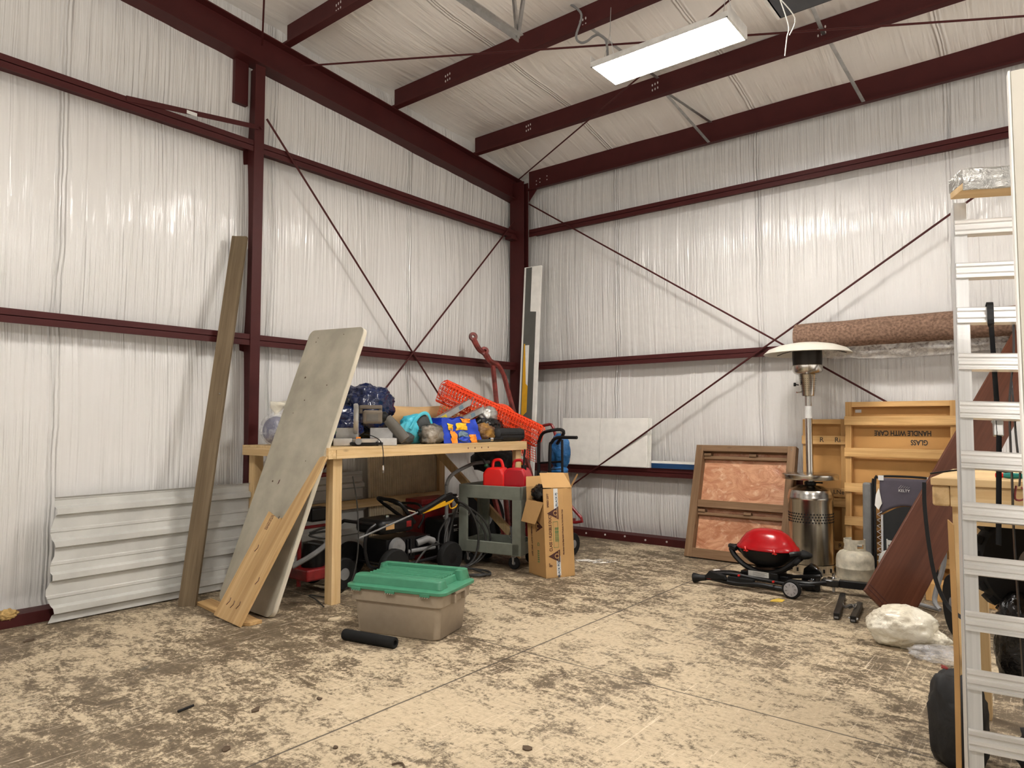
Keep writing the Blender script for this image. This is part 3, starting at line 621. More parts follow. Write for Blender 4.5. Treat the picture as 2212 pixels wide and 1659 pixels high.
bb=B(); sheetgrid(bb,lambda u,v:tuple(V(bf(.50+.15*math.cos(2*PI*u)*v,.26+.22*math.sin(2*PI*u)*v))+V((.014,0,0))),28,4); obj('print_circle',bb,'slateb',t)
bb=B(); sheetgrid(bb,lambda u,v:tuple(V(bf(.50+.12*math.cos(PI+PI*u)*v,.25+.19*math.sin(PI+PI*u)*v))+V((.020,0,0))),20,4); obj('print_half_circle',bb,'bluecan',t)
# metal light bracket stack
def lightbar(label,a,c,w_,h_,lab):
    m=frame(a,V(c)-V(a),(1,0,.2)); L=(V(c)-V(a)).length; t=thing('metal_channel',label,'metal channel',m,'galvanised channels on the bench')
    b=B(); box(b,(-w_/2,-h_/2,0),(w_/2,-h_/2+.003,L)); box(b,(-w_/2,-h_/2,0),(-w_/2+.003,h_/2,L)); box(b,(w_/2-.003,-h_/2,0),(w_/2,h_/2,L)); box(b,(-w_/2,h_/2-.003,0),(w_/2,h_/2,L)); obj('channel',b,'galv',t)
    if lab: b=B(); box(b,(w_/2,-h_/2+.01,.10),(w_/2+.001,h_/2-.01,.22)); obj('warning_label',b,'yelb',t,label='yellow warning label')
    b=B(); box(b,(w_/2,-h_/2+.01,L*.6),(w_/2+.0012,h_/2-.01,L*.6+.07)); obj('sticker',b,'slateb',t)
    b=B(); box(b,(-w_/2-.01,-h_/2-.015,-.01),(w_/2+.01,h_/2+.015,.06)); obj('end_plate',b,'greyf',t,bev=.002)
lightbar('long galvanised channel with a yellow label, topmost on the bench heap',(.88,-2.62,1.44),(.80,-1.92,1.70),.09,.06,True)
lightbar('shorter galvanised channel lying just below the yellow labelled one',(.96,-2.48,1.40),(.90,-1.86,1.60),.08,.06,False)
bag('grey_bag','grey bag filling under the galvanised channels','bag','dark',(.85,-2.40,1.34),(.17,.26,.10),22)
bag('clear_bag','clear plastic bag of crumpled foil beside the metal channels','bag','foil',(.93,-1.80,1.54),(.09,.12,.09),23,flat=1.4)
bag('brown_bag','brown and yellow folded bag right of the blue printed bag','bag','brownbag',(1.12,-2.10,1.35),(.10,.13,.09),24,amp=.2)
bag('black_sack','shiny black plastic sack behind the laptop case','sack','blkbag',(.92,-1.80,1.40),(.13,.20,.12),25)
t=thing('laptop_case','flat black zipped case lying at the right end of the workbench','case',(1.08,-1.76,1.257))
b=B(); box(b,(-.14,-.24,0),(.17,.24,.14)); obj('case',b,'blkcloth',t,bev=.045,smooth=True)
b=B(); tube(b,[(.172,-.20,.075),(.173,.20,.075)],.004,6); obj('zip',b,'blk',t)
b=B(); tube(b,[(1.26,-2.33,1.27),(1.26,-1.98,1.275)],.016,10); tag(obj('caulk_tube',b,'dark'),'dark caulk tube lying along the bench edge','tube')
t=thing('flashlight','black torch with a silver head lying before the laptop case','torch',frame((1.27,-2.12,1.285),(.05,1,.0),(0,0,1)))
b=B(); lathe(b,[(.001,0),(.014,0),(.014,.12),(.020,.15),(.001,.15)],14); obj('barrel',b,'blk',t,smooth=True); b=B(); lathe(b,[(.001,-.04),(.019,-.04),(.019,0),(.001,0)],14); obj('head',b,'chrome',t)
bag('red_cloth','orange red cloth bundle peeking out behind the mitre saw','cloth','orng',(.82,-3.22,1.30),(.07,.10,.05),31)
# orange barrier mesh roll
a_=V((.62,-2.20,1.80)); c_=V((1.12,-1.12,1.30)); m=frame(a_,c_-a_,(0,0,1)); t=thing('barrier_mesh_roll','roll of orange plastic barrier mesh sticking up over the bench corner','barrier mesh',m); L=(c_-a_).length
for k,rr in enumerate((.120,.085)):
    b=B(); seg=15-k*3; n=int(34)
    sheetgrid(b,lambda u,v:((rr+.012*u+.006*noise.noise(V((u*5,v*4,k))))*math.cos(2*PI*u),(rr+.012*u)*math.sin(2*PI*u),L*v+.01*math.sin(u*20)),seg,n)
    obj('mesh_layer',b,'orange',t,wire=.012 if k else .013)
b=B(); sheetgrid(b,lambda u,v:(-.12-.30*v,.04+.05*v+.03*math.sin(u*3),.03+.42*u*(1-.25*v)),12,9); obj('loose_flap',b,'orange',t,wire=.009)
b=B(); sheetgrid(b,lambda u,v:(.10+.10*v+.03*math.sin(u*5),-.08-.22*v,L*.62+.36*u),9,7); obj('loose_flap',b,'orange',t,wire=.010)
b=B(); sheetgrid(b,lambda u,v:(-.10-.20*v,-.02+.10*v+.03*math.sin(u*6),L*.74+.34*u+.05*v),11,7); obj('loose_flap',b,'orange',t,wire=.010)

# ---------------- under the bench ----------------
GX,GY=.86,-3.0
t=thing('pressure_washer','black petrol pressure washer parked under the workbench','pressure washer',(GX,GY,0))
b=B(); 
for s in (-1,1): tube(b,[(s*.22+.0,-.50,.55),(s*.22,-.60,.48),(s*.22,-.60,.28),(s*.22,-.45,.16),(s*.22,.35,.16),(s*.22,.42,.24)],.016,8,4)
tube(b,[(-.22,-.50,.55),(.22,-.50,.55)],.016,8); tube(b,[(-.22,.42,.24),(.22,.42,.24)],.016,8); obj('frame',b,'blkm',t,smooth=True)
b=B(); box(b,(-.16,-.30,.16),(.14,.06,.38)); box(b,(-.18,.06,.18),(.10,.30,.36)); 
for k in range(7): box(b,(.14,-.26+k*.04,.2),(.165,-.245+k*.04,.36))
obj('engine_block',b,'blkm',t,bev=.02)
b=B(); lathe(b,[(.001,0),(.085,0),(.095,.015),(.08,.05),(.03,.055),(.001,.05)],24,frame((.14,-.19,.30),(1,0,0),(0,0,1))); obj('recoil_cover',b,'greyf',t,smooth=True)
b=B(); box(b,(-.17,-.42,.44),(.20,.0,.57)); obj('fuel_tank',b,'blk',t,bev=.04,smooth=True)
b=B(); box(b,(.2005,-.36,.485),(.202,-.26,.535)); obj('warning_label',b,'card',t,label='tan warning label'); b=B(); box(b,(.2005,-.11,.485),(.202,-.05,.54)); obj('warning_label',b,'redmet',t,label='red warning label')
b=B(); lathe(b,[(.001,0),(.03,0),(.03,.02),(.001,.022)],14,T(.05,-.22,.575)); obj('fuel_cap',b,'chrome',t)
b=B(); tube(b,[(.14,.05,.50),(.14,-.14,.70),(-.05,-.16,.73),(-.2,-.10,.71),(-.18,.20,.50)],.018,8,5); tube(b,[(.16,.08,.45),(.15,.16,.55),(.08,.16,.66),(-.15,.15,.66)],.012,8,4); obj('handle',b,'blk',t,smooth=True)
b=B(); add(b,[(.13,-.10,.655),(.13,.17,.575),(-.14,.17,.60),(-.14,-.10,.70),(.13,-.10,.645),(.13,.17,.565),(-.14,.17,.59),(-.14,-.10,.69)],[(0,1,2,3),(4,7,6,5),(0,4,5,1),(1,5,6,2),(2,6,7,3),(3,7,4,0)]); obj('nozzle_panel',b,'ribp',t)
for s in (.0,.04,.08): b=B(); tube(b,[(.135-.01*s,-.06+s*2,.652-.6*s),(-.12,-.05+s*2,.695-.55*s)],.006,6); obj('nozzle',b,'blk',t)
b=B(); tube(b,[(.12,.10,.30),(.16,.20,.33),(.16,.28,.30)],.035,10); tube(b,[(.14,-.05,.24),(.16,.3,.24)],.02,8); obj('pump',b,'greyf',t,smooth=True)
for sx,sy in ((.31,-.36),(-.31,-.36),(.31,.36)):
    bt,bh=B(),B(); r=.165 if sy<0 else .15; wheel(bt,bh,(sx,sy,r+.001),(1,0,0),r,.08); w_=obj('wheel',bt,'rubber',t,smooth=True); obj('hub',bh,'blkm',w_)
b=B(); tube(b,[(-.31,-.36,.166),(.31,-.36,.166)],.012,8); tube(b,[(.2,.36,.151),(.31,.36,.151)],.012,8); obj('axle',b,'blkm',t)
# spray gun
t=thing('spray_lance','black and yellow pressure washer gun with a long lance resting across the machine','spray gun',frame((1.16,-3.62,.50),V((1.10,-2.52,.72))-V((1.16,-3.62,.50)),(0,0,1)))
b=B(); tube(b,[(0,0,-.15),(0,0,.62)],.008,8); obj('lance',b,'greyf',t)
b=B(); tube(b,[(0,0,.60),(.0,0,.68),(.01,0,.80),(.035,0,1.0)],[.028]*4,8); obj('grip_sleeve',b,'blk',t,smooth=True)
b=B(); prism(b,[(-.03,.66),(.0,.62),(.0,1.02),(-.02,1.12),(-.045,1.08),(-.05,.98)],-.018,.018,None,1); obj('yellow_shroud',b,'yellow',t,bev=.005)
b=B(); box(b,(-.02,-.02,.98),(.05,.02,1.10)); tube(b,[(.03,0,1.05),(-.03,0,1.15),(-.09,0,1.19)],.022,8); obj('gun_body',b,'blk',t,bev=.006)
b=B(); tube(b,[(-.04,0,1.05),(-.10,0,1.06),(-.11,0,1.14),(-.07,0,1.18)],.007,6,4); obj('trigger_guard',b,'yellow',t)
b=B(); lathe(b,[(.001,0),(.012,0),(.012,.03),(.001,.03)],10,T(-.02,0,1.16)); obj('hose_coupling',b,'chrome',t)
# hoses
b=B()
hp=[(1.12,-2.48,.68),(1.16,-2.36,.60),(1.2,-2.28,.42),(1.2,-2.26,.22),(1.17,-2.33,.05),(1.1,-2.5,.02),(1.02,-2.52,.14),(1.0,-2.44,.42),(1.08,-2.42,.62),(1.17,-2.33,.55),(1.24,-2.2,.34),(1.22,-2.22,.14),(1.16,-2.38,.02),(1.0,-2.7,.02),(1.05,-2.85,.03),(1.3,-2.8,.02),(1.5,-2.6,.02),(1.58,-2.52,.02),(1.45,-2.42,.02),(1.2,-2.5,.03)]
tube(b,hp,.011,7,7)
hp2=[(1.12,-2.46,.67),(1.2,-2.22,.5),(1.26,-2.14,.3),(1.22,-2.2,.1),(1.15,-2.4,.02),(1.05,-2.62,.10),(.98,-2.6,.35),(1.03,-2.5,.5),(1.06,-2.6,.3),(1.1,-2.58,.06),(1.2,-2.45,.03),(1.45,-2.5,.02),(1.56,-2.56,.02),(1.5,-2.66,.02),(1.3,-2.7,.02),(1.1,-2.9,.02),(1.1,-3.05,.10),(1.08,-2.85,.26),(1.06,-2.68,.27),(1.0,-2.7,.30)]
tube(b,hp2,.010,7,7); tag(obj('pressure_hose',b,'hose',smooth=True),'dark grey hose coiled from the spray gun onto the floor','hose')
b=B(); tube(b,[(.93,-2.44,.02),(.93,-2.44,.74),(.93,-2.44,.82),(.93,-2.36,.92),(.92,-2.1,1.0),(.90,-1.95,1.02),(.88,-1.72,1.02)],.019,9,5); tag(obj('bent_pipe',b,'greyf',smooth=True),'bent grey pipe handle rising behind the spray gun','pipe')
t=thing('generator_case','black machine case with white lettering between the washer and the cart','machine',(.72,-2.17,0))
b=B(); box(b,(-.15,-.24,.02),(.15,.2,.46)); obj('case',b,'blk',t,bev=.03); text('lettering','POWER\nUNIT',.045,'paper',t,T(.151,-.05,.33)@Matrix.Rotation(PI/2,4,'Z')@Matrix.Rotation(PI/2,4,'X'))if False else None
b=B()
for k,(z,l_) in enumerate(((.38,.05),(.345,.07),(.335,.05),(.325,.06))): box(b,(.1505,-.10,z),(.152,-.10+l_,z+.004 if k else z+.01))
obj('print_lines',b,'paper',t); b=B(); tube(b,[(.12,-.2,.46),(.12,-.2,.50),(.12,.16,.50),(.12,.16,.46)],.008,6,3); obj('handle',b,'galv',t)
t=thing('red_toolbox','red metal tool chest behind the pressure washer','toolbox',(.42,-2.16,0)); b=B(); box(b,(-.12,-.25,0),(.12,.22,.58)); obj('body',b,'redmet',t,bev=.01); b=B(); box(b,(-.13,-.26,.585),(.13,.23,.64)); obj('lid',b,'redmet',t,bev=.01); b=B(); box(b,(.06,.24,.59),(.12,.29,.66)); obj('latch',b,'blk',t)
# red hand trolley left
t=thing('red_pressure_washer','red framed upright washer with coiled hose behind the folding tabletop','washer trolley',(.68,-3.78,0))
b=B(); tube(b,[(-.1,.15,.02),(-.1,.15,.95),(-.08,.05,1.0),(.1,-.1,1.0),(.12,.05,.95)] if False else [(.05,.10,.06),(.05,.10,.9),(.05,.06,.985),(.05,-.10,.99),(.05,-.22,.97),(.05,-.26,.9),(.05,-.26,.06)],.02,8,4); tube(b,[(.05,-.26,.55),(.05,.10,.55)],.014,8); tube(b,[(.05,-.26,.25),(.05,.10,.25)],.014,8); obj('frame',b,'redmet',t,smooth=True)
b=B(); box(b,(-.12,-.30,.12),(.22,.02,.22)); obj('deck',b,'redmet',t,bev=.015); b=B(); lathe(b,[(.001,.22),(.10,.22),(.11,.28),(.09,.42),(.001,.44)],20,T(.08,-.14,0)); obj('motor',b,'blk',t,smooth=True)
b=B(); box(b,(.0,-.2,.60),(.14,-.02,.72)); obj('control_box',b,'blk',t,bev=.02)
for sy in (.05,): 
    bt,bh=B(),B(); wheel(bt,bh,(.25,sy,.14),(1,0,0),.138,.05); w_=obj('wheel',bt,'rubber',t,smooth=True); obj('hub',bh,'greyf',w_)
bt,bh=B(),B(); wheel(bt,bh,(-.18,.05,.14),(1,0,0),.138,.05); w_=obj('wheel',bt,'rubber',t,smooth=True); obj('hub',bh,'greyf',w_)
b=B(); tube(b,[(.16,-.24,.52),(.22,-.08,.56),(.16,.08,.50),(.2,-.08,.46),(.16,-.24,.50),(.2,-.1,.52),(.16,.08,.47),(.2,-.1,.41),(.15,-.25,.44)],.010,6,6); obj('hose',b,'hose',t)
b=B(); tube(b,[(.23,-.45,.28),(.28,-.28,.36),(.28,-.1,.46),(.22,.02,.55)],.022,8,4); obj('suction_hose',b,'greyf',t)
b=B(); tube(b,[(.20,.02,.34),(.26,.03,.01)],.005,6); obj('steel_rod',b,'galv',t)
b=B(); tube(b,[(1.36,-3.98,1.02),(1.30,-3.88,.75),(1.30,-3.87,.4),(1.27,-3.92,.14),(1.1,-3.98,.02),(.9,-4.05,.015),(1.05,-4.1,.015),(1.3,-4.2,.015)],.006,6,6); tag(obj('extension_cord',b,'hose',smooth=True),'thin dark cord hanging behind the front bench leg onto the floor','cord')

# ---------------- utility cart ----------------
ca=math.atan2(.13,.76); t=thing('utility_cart','grey plastic two shelf utility cart carrying two red fuel cans','utility cart',T(.95,-2.28,0)@RZ(ca)); W_,D_=.73,.46
b=B(); box(b,(0,0,.685),(W_,.02,.82)); box(b,(0,D_-.02,.685),(W_,D_,.82)); box(b,(0,0,.685),(.02,D_,.82)); box(b,(W_-.02,0,.685),(W_,D_,.82)); box(b,(0,0,.70),(W_,D_,.72)); obj('top_shelf',b,'cartg',t,bev=.008)
b=B(); box(b,(.02,0,.14),(W_-.02,.02,.26)); box(b,(.02,D_-.02,.14),(W_-.02,D_,.26)); box(b,(0.02,0,.14),(.04,D_,.26)); box(b,(W_-.04,0,.14),(W_-.02,D_,.26)); box(b,(.02,0,.15),(W_-.02,D_,.165)); obj('bottom_shelf',b,'cartg',t,bev=.008)
for x in (0,W_):
    for y in (0,D_):
        s=1 if x==0 else -1; q=1 if y==0 else -1
        b=B(); prism(b,[(x,y),(x+s*.10,y),(x+s*.10,y+q*.03),(x+s*.03,y+q*.03),(x+s*.03,y+q*.10),(x,y+q*.10)],.14,.69); obj('leg',b,'cartg',t,bev=.004)
        c_=(x+s*.10,y+q*.05,.063); b=B(); box(b,(c_[0]-.02,c_[1]-.03,.12),(c_[0]+.02,c_[1]+.03,.14)); box(b,(c_[0]-.02,c_[1]-.004,.05),(c_[0]-.016,c_[1]+.004,.13)); 
        prism(b,[(c_[0]-.014,.135),(c_[0]+.014,.135),(c_[0]+.01,.055),(c_[0]-.006,.055)],c_[1]-.028*q-.002,c_[1]-.028*q+.002,None,1); cs=obj('caster_fork',b,'galv',t)
        bt,bh=B(),B(); wheel(bt,bh,c_,(0,1,0),.062,.035,20); w_=obj('caster_wheel',bt,'rubber',t,smooth=True); obj('hub',bh,'greyf',w_)
cartm=T(.95,-2.28,0)@RZ(ca)
def gascan(label,x,y,rot,mat,spout,w_=.24,d_=.19,h_=.275):
    t=thing('fuel_can',label,'fuel can',cartm@T(x,y,.721)@RZ(rot),None)
    b=B(); prism(b,[(-w_/2,0),(w_/2,0),(w_/2,h_*.72),(w_*.36,h_),(-w_*.30,h_),(-w_/2,h_*.78)],-d_/2,d_/2,None,1); obj('body',b,mat,t,bev=.022,smooth=True)
    b=B(); tube(b,[(-w_*.18,0,h_-.015),(-w_*.14,0,h_+.055),(-w_*.02,0,h_+.075),(w_*.22,0,h_+.065),(w_*.34,0,h_-.04)],.014,8,5,None,(.016,.013)); obj('handle',b,mat,t,smooth=True)
    sx=-w_*.36 if spout else w_*.30
    b=B(); tube(b,[(sx,0,h_*.86),(sx-.022,0,h_*.86+.045)] if spout else [(sx,-.02,h_*.9),(sx,-.02,h_+.03)],.027,14); obj('cap',b,'blk',t)
    if spout:
        b=B(); tube(b,[(sx-.022,0,h_*.86+.045),(sx-.032,0,h_*.86+.062)],.022,12); obj('collar',b,'green',t,label='green spout collar')
        b=B(); tube(b,[(sx-.03,0,h_*.86+.06),(sx-.06,0,h_+.075),(sx-.10,0,h_+.12),(sx-.155,0,h_+.135)],[.014]*4,8); obj('spout',b,'blk',t)
    else:
        b=B(); tube(b,[(sx,-.02,h_+.03),(sx+.01,-.02,h_+.19)],.010,8); obj('spout',b,'blk',t)
gascan('bright red fuel can with a long black spout and green collar',.36,.16,.15,'redb',True)
gascan('darker red fuel can at the right end of the cart top',.585,.20,.10,'red',False,.26)
t=thing('grey_bucket','small grey bucket standing on the lower cart shelf','bucket',cartm@T(.585,.20,.167)); b=B(); lathe(b,[(.001,0),(.06,0),(.078,.22),(.083,.22),(.083,.23),(.074,.23),(.056,.01),(.001,.01)],28); obj('pail',b,'greyf',t,smooth=True)
b=B(); tube(b,[(-.08,0,.21),(-.06,-.07,.14),(0,-.09,.12),(.06,-.07,.14),(.08,0,.21)],.003,5,4); obj('bail_handle',b,'galv',t)
# ---------------- duct box ----------------
t=thing('duct_box','tall open cardboard duct box with printed sides beside the cart','cardboard box',T(1.77,-2.154,0))
A_=V((0,0)); B_=V((.283,-.107)); C_=V((.385,.07)); D_2=V((.416,.176)); E_=V((.30,.33)); F_=V((.06,.24))
poly=[tuple(p) for p in (A_,B_,C_,D_2,E_,F_)]; 
sh=Matrix(((1,0,-.045,0),(0,1,0.0,0),(0,0,1,0),(0,0,0,1)))
b=B(); n=len(poly); H=.83
for i in range(n):
    if i==0: h=.70
    else: h=H
    p,q=poly[i],poly[(i+1)%n]; d=(V(q)-V(p)).normalized(); nn=V((d.y,-d.x))*-.006
    add(b,[(p[0],p[1],.0),(q[0],q[1],.0),(q[0],q[1],h),(p[0],p[1],h),(p[0]+nn.x,p[1]+nn.y,0),(q[0]+nn.x,q[1]+nn.y,0),(q[0]+nn.x,q[1]+nn.y,h),(p[0]+nn.x,p[1]+nn.y,h)],[(0,1,2,3),(4,7,6,5),(0,4,5,1),(2,6,7,3),(1,5,6,2),(0,3,7,4)],sh)
prism(b,poly,.0,.006,sh); obj('walls',b,'card',t)
def flap(name,p,q,h,out,up,mt_='card'):
    p,q=V((*p,h)),V((*q,h)); o_=V(out)+V((0,0,up)); b=B(); k=.08
    add(b,[p,q,q+o_-(q-p)*k,p+o_+(q-p)*k]+[v+V((.0,.004,.004)) for v in (p,q,q+o_-(q-p)*k,p+o_+(q-p)*k)],[(0,1,2,3),(4,7,6,5),(0,4,5,1),(1,5,6,2),(2,6,7,3),(3,7,4,0)],sh); obj(name,b,mt_,t)
flap('front_flap',A_,B_,.70,(-.045,-.06,0),-.20); flap('top_flap',(.25,-.06),(.43,.16),.835,(-.10,.05,0),.13); flap('back_flap',E_,F_,.83,(-.02,.03,0),.12); flap('side_flap',D_2,E_,.83,(.05,.05,0),.12); flap('side_flap',F_,A_,.82,(-.03,.02,0),.10)
def facem(p,q,z,off=.001):
    d=(V(q)-V(p)).normalized(); nrm=V((d.y,-d.x,0)); x=V((d.x,d.y,0))
    # text frame: reads bottom to top (rotated 90)
    mm=Matrix((V((0,0,1)),-x,nrm)).transposed().to_4x4(); return mm,nrm
def boxtext(s,size,mat,p,q,frac,z,flip=False,sx=1.0):
    mm,nrm=facem(p,q,z); c=V(p)+(V(q)-V(p))*frac; pos=V((c.x,c.y,z))+nrm*.0015
    if flip: mm=mm@Matrix.Rotation(PI,4,'Z')
    return text('printed_text',s,size,mat,t,sh@Matrix.Translation(pos)@mm,'CENTER',.0004,.0007,sx)
def boxshape(pts,mat,p,q,off=.001,nm='printed_mark'):
    d=(V(q)-V(p)); L=d.length; d=d.normalized(); nrm=V((d.y,-d.x,0)); b=B()
    vv=[V((p[0],p[1],0))+V((d.x,d.y,0))*u*L+V((0,0,z))+nrm*off for u,z in pts]
    add(b,vv+[v+nrm*.0006 for v in vv],[tuple(range(len(vv)))[::-1],tuple(range(len(vv),2*len(vv)))]+[(i,(i+1)%len(vv),len(vv)+(i+1)%len(vv),len(vv)+i) for i in range(len(vv))],sh); obj(nm,b,mat,t)
boxtext('CLASS 1 FLEXIBLE DUCT',.040,'inkr',B_,C_,.30,.42,False,.80); boxtext('CLASS 1 FLEXIBLE DUCT  SPEC 25FT',.030,'inkr',A_,B_,.25,.36,True,.78)
boxtext('SPEED 25FT',.026,'inkr',B_,C_,.22,.72); boxtext('8"',.045,'inkr',B_,C_,.26,.12); boxtext('(BLACK POLY)',.030,'inkb',B_,C_,.66,.09); boxtext('6 8 (BLACK P)',.030,'inkb',B_,C_,.66,.70)
boxtext('Manufactured by Glass Rubber Products, Inc. Fort Worth, Texas',.017,'inkr',B_,C_,.93,.42,False,.95); boxtext('G',.05,'inkg',A_,B_,.62,.30,True); [boxshape([(.56,.13+.02*k),(.66,.13+.02*k),(.66,.142+.02*k),(.56,.142+.02*k)],'inkg',A_,B_) for k in range(6)]
for zc,uc,PQ,s in ((.60,.52,(B_,C_),1),(.20,.52,(B_,C_),1),(.47,.66,(A_,B_),-1)):
    p,q=PQ; L=(V(q)-V(p)).length; k=.05
    boxshape([(uc-s*.075/L,zc),(uc+s*.045/L,zc-.06),(uc+s*.045/L,zc+.06)],'inkr',p,q)
    b=B(); d=(V(q)-V(p)).normalized(); nrm=V((d.y,-d.x,0)); cc=V((p[0],p[1],0))+V((d.x,d.y,0))*(uc*L+s*.012)+V((0,0,zc))+nrm*.0022
    tube(b,[sh@(cc+V((d.x,d.y,0))*.02*math.cos(a)+V((0,0,.02*math.sin(a)))) for a in [i*PI/8 for i in range(2,15)]],.004,5); tube(b,[sh@(cc+V((d.x,d.y,0))*s*.016+V((0,0,-.045))),sh@(cc+V((d.x,d.y,0))*s*.018+V((0,0,.045)))],.003,5); obj('logo_letter',b,'card',t)
for (u0,z0,u1,z1) in ((.44,.28,.44,.52),(.68,.28,.68,.52),(.44,.28,.68,.28),(.44,.52,.68,.52)):
    boxshape([(u0-.008,z0-.002),(u1+.008,z0-.002),(u1+.008,z1+.002),(u0-.008,z1+.002)],'inkg',B_,C_)
for k in range(4): boxtext('tested to meet this rating',.013,'inkg',B_,C_,.54+.05*k,.40)
boxshape([(.55,.02),(.76,.02),(.76,.20),(.55,.20)],'paper',B_,C_,.0006,'packing_tape'); boxshape([(.52,.60),(.74,.60),(.74,.83),(.52,.83)],'paper',B_,C_,.0006,'packing_tape')
b=B(); blob(b,(.11,.06,.77),(.10,.09,.085),.16,2.6,41,4,None,0,True,.9); tag(obj('black_plastic_sheet',b,'blkbag',smooth='all'),'crumpled black plastic poking out of the duct box top','plastic sheet'); bpy.data.objects['black_plastic_sheet'].location=(1.77,-2.154,0)
# ---------------- hand trucks and red bars ----------------
t=thing('black_hand_truck','black tubular hand truck standing behind the duct box','hand truck',(1.42,-1.25,0))
b=B()
for s,dx in ((0,-.20),(1,.09)):
    tube(b,[(dx,0,.10),(dx,0,1.12),(dx+.02,-.01,1.26),(dx+.08,-.02,1.34),(dx+.2,-.03,1.37 if not s else 1.31)] if not s else [(dx-.1,-.05,.10),(dx-.1,-.05,1.1),(dx-.07,-.05,1.24),(dx,-.05,1.29),(dx+.12,-.05,1.295),(dx+.26,-.05,1.295)],.019,8,4)
tube(b,[(0,-.03,1.37),(.10,-.0,1.38),(.13,.02,1.34),(0.02,.05,1.22)],.019,8,3)
tube(b,[(.15,-.04,.1),(.15,-.04,1.27)],.014,8); tube(b,[(-.20,0,1.0),(.15,-.04,1.03)],.012,8)
for z in (.9,.94,.6,.3): tube(b,[(-.0,-.05,z),(.15,-.04,z+.01)],.006,6)
obj('frame',b,'blkm',t,smooth=True); b=B(); box(b,(-.22,-.22,0),(.17,.02,.012)); obj('toe_plate',b,'blkm',t)
for dx in (-.25,.19):
    bt,bh=B(),B(); wheel(bt,bh,(dx,.09,.125),(1,0,0),.122,.05); w_=obj('wheel',bt,'rubber',t,smooth=True); obj('hub',bh,'greyf',w_)
b=B(); blob(b,(1.36,-1.02,1.12),(.12,.09,.20),.14,2.5,51,4); blob(b,(1.34,-1.02,.90),(.11,.09,.07),.1,2.5,52,3); tag(obj('blue_tarp_bundle',b,'tarpb',smooth='all'),'bright blue tarp bundled behind the black hand truck','tarp')
t=thing('red_hand_truck','dark red tubular hand truck with a large wheel by the right wall base','hand truck',(1.20,-.75,0))
b=B(); tube(b,[(-.34,0,1.40),(-.20,-.02,1.43),(-.12,-.02,1.40),(-.04,0,1.10),(.08,0,.72),(.12,-.1,.60),(.20,-.1,.48),(.34,-.1,.33),(.02,-.1,.30),(.06,-.1,.27),(.22,-.1,.12),(.17,-.1,.05),(.02,-.1,.12)],.018,8,3); tube(b,[(-.34,0,1.40),(-.36,0,.1)],.018,8); tube(b,[(-.36,0,.5),(.12,-.1,.55)],.014,8); obj('frame',b,'redmet',t,smooth=True)
b=B(); box(b,(-.3,-.14,.30),(.20,-.02,.345)); box(b,(-.3,-.12,.52),(.02,-.04,.60)); obj('cross_plate',b,'redmet',t,bev=.005)
bt,bh=B(),B(); wheel(bt,bh,(.10,-.36,.155),(.75,.66,0),.152,.075); w_=obj('wheel',bt,'rubber',t,smooth=True); obj('hub',bh,'redmet',w_)
bt,bh=B(),B(); wheel(bt,bh,(-.42,-.20,.155),(.9,.4,0),.152,.075); w_=obj('wheel',bt,'rubber',t,smooth=True); obj('hub',bh,'white',w_)
b=B(); tube(b,[(.10,-.36,.155),(-.42,-.20,.155)],.012,8); obj('axle',b,'redmet',t)
def towbar(label,pts,x):
    t=thing('red_tow_arm',label,'steel arm',pts[-1],'red steel arms in the corner'); o_=V(pts[-1])
    P=[V(p)-o_ for p in pts]; b=B(); tube(b,[P[-1],P[3]],.032,4); obj('bar',b,'redrust',t,bev=.003)
    b=B(); sm=smooth_path([P[3],P[2],P[1],P[0]],6); tube(b,sm,[.03+.008*(i/len(sm)) for i in range(len(sm))],8); obj('hooked_end',b,'redrust',t,smooth=True)
    b=B(); lathe(b,[(.022,-.022),(.052,-.022),(.058,0),(.052,.022),(.022,.022),(.022,-.022)],20,frame(P[0]+V((0,0,.02)),(.85,-.5,.1),(0,0,1)),False); obj('eyelet',b,'redrust',t,smooth=True)
towbar('rusty red steel arm with hooked eye, the left and higher of two in the corner',[(.13,-1.15,2.51),(.15,-1.06,2.38),(.15,-.92,2.32),(.16,-.80,2.18),(.32,-.68,.10)],0)
towbar('rusty red steel arm with hooked eye, the lower right one in the corner',[(.17,-.98,2.34),(.18,-.88,2.24),(.18,-.73,2.20),(.19,-.62,2.08),(.62,-.30,.10)],0)
b=B(); beam(b,(.72,-1.2,.02),(.30,-1.2,1.15),.045,.045,(0,1,0)); tag(obj('steel_bar',b,'redrust'),'rusty red angle bar leaning behind the cart toward the left','steel bar')
b=B(); beam(b,(1.04,-1.15,.02),(.67,-1.10,1.25),.045,.045,(0,1,0)); tag(obj('steel_bar',b,'redmet'),'dark red bar slanting behind the open middle of the cart','steel bar')
t=thing('spare_wheel','dark tyre leaning in the corner behind the cart','tyre',frame((.42,-1.32,.34),(.95,-.2,.15),(0,0,1))); bt,bh=B(),B(); wheel(bt,bh,(0,0,0),(0,0,1),.32,.13,36); obj('tyre',bt,'rubber',t,smooth=True); obj('rim',bh,'greyf',t)
bag('dark_sack','large dark sack behind the fuel cans in the corner','sack','blkcloth',(.55,-1.25,1.02),(.25,.22,.16),61,flat=None); 
t=thing('storage_drum','dark drum under the sack in the corner','drum',(.58,-1.28,0)) if False else None
t=thing('red_bench_frame','dark red steel bench frame glimpsed through the cart','steel frame',(1.05,-1.15,0)); b=B(); box(b,(-.15,-.10,.45),(.10,.1,.52)); box(b,(-.15,-.10,.58),(.12,.1,.70)); box(b,(-.15,-.08,0),(-.1,-.03,.6)); box(b,(.05,-.08,0),(.1,-.03,.6)); obj('frame',b,'redmet',t,bev=.006)

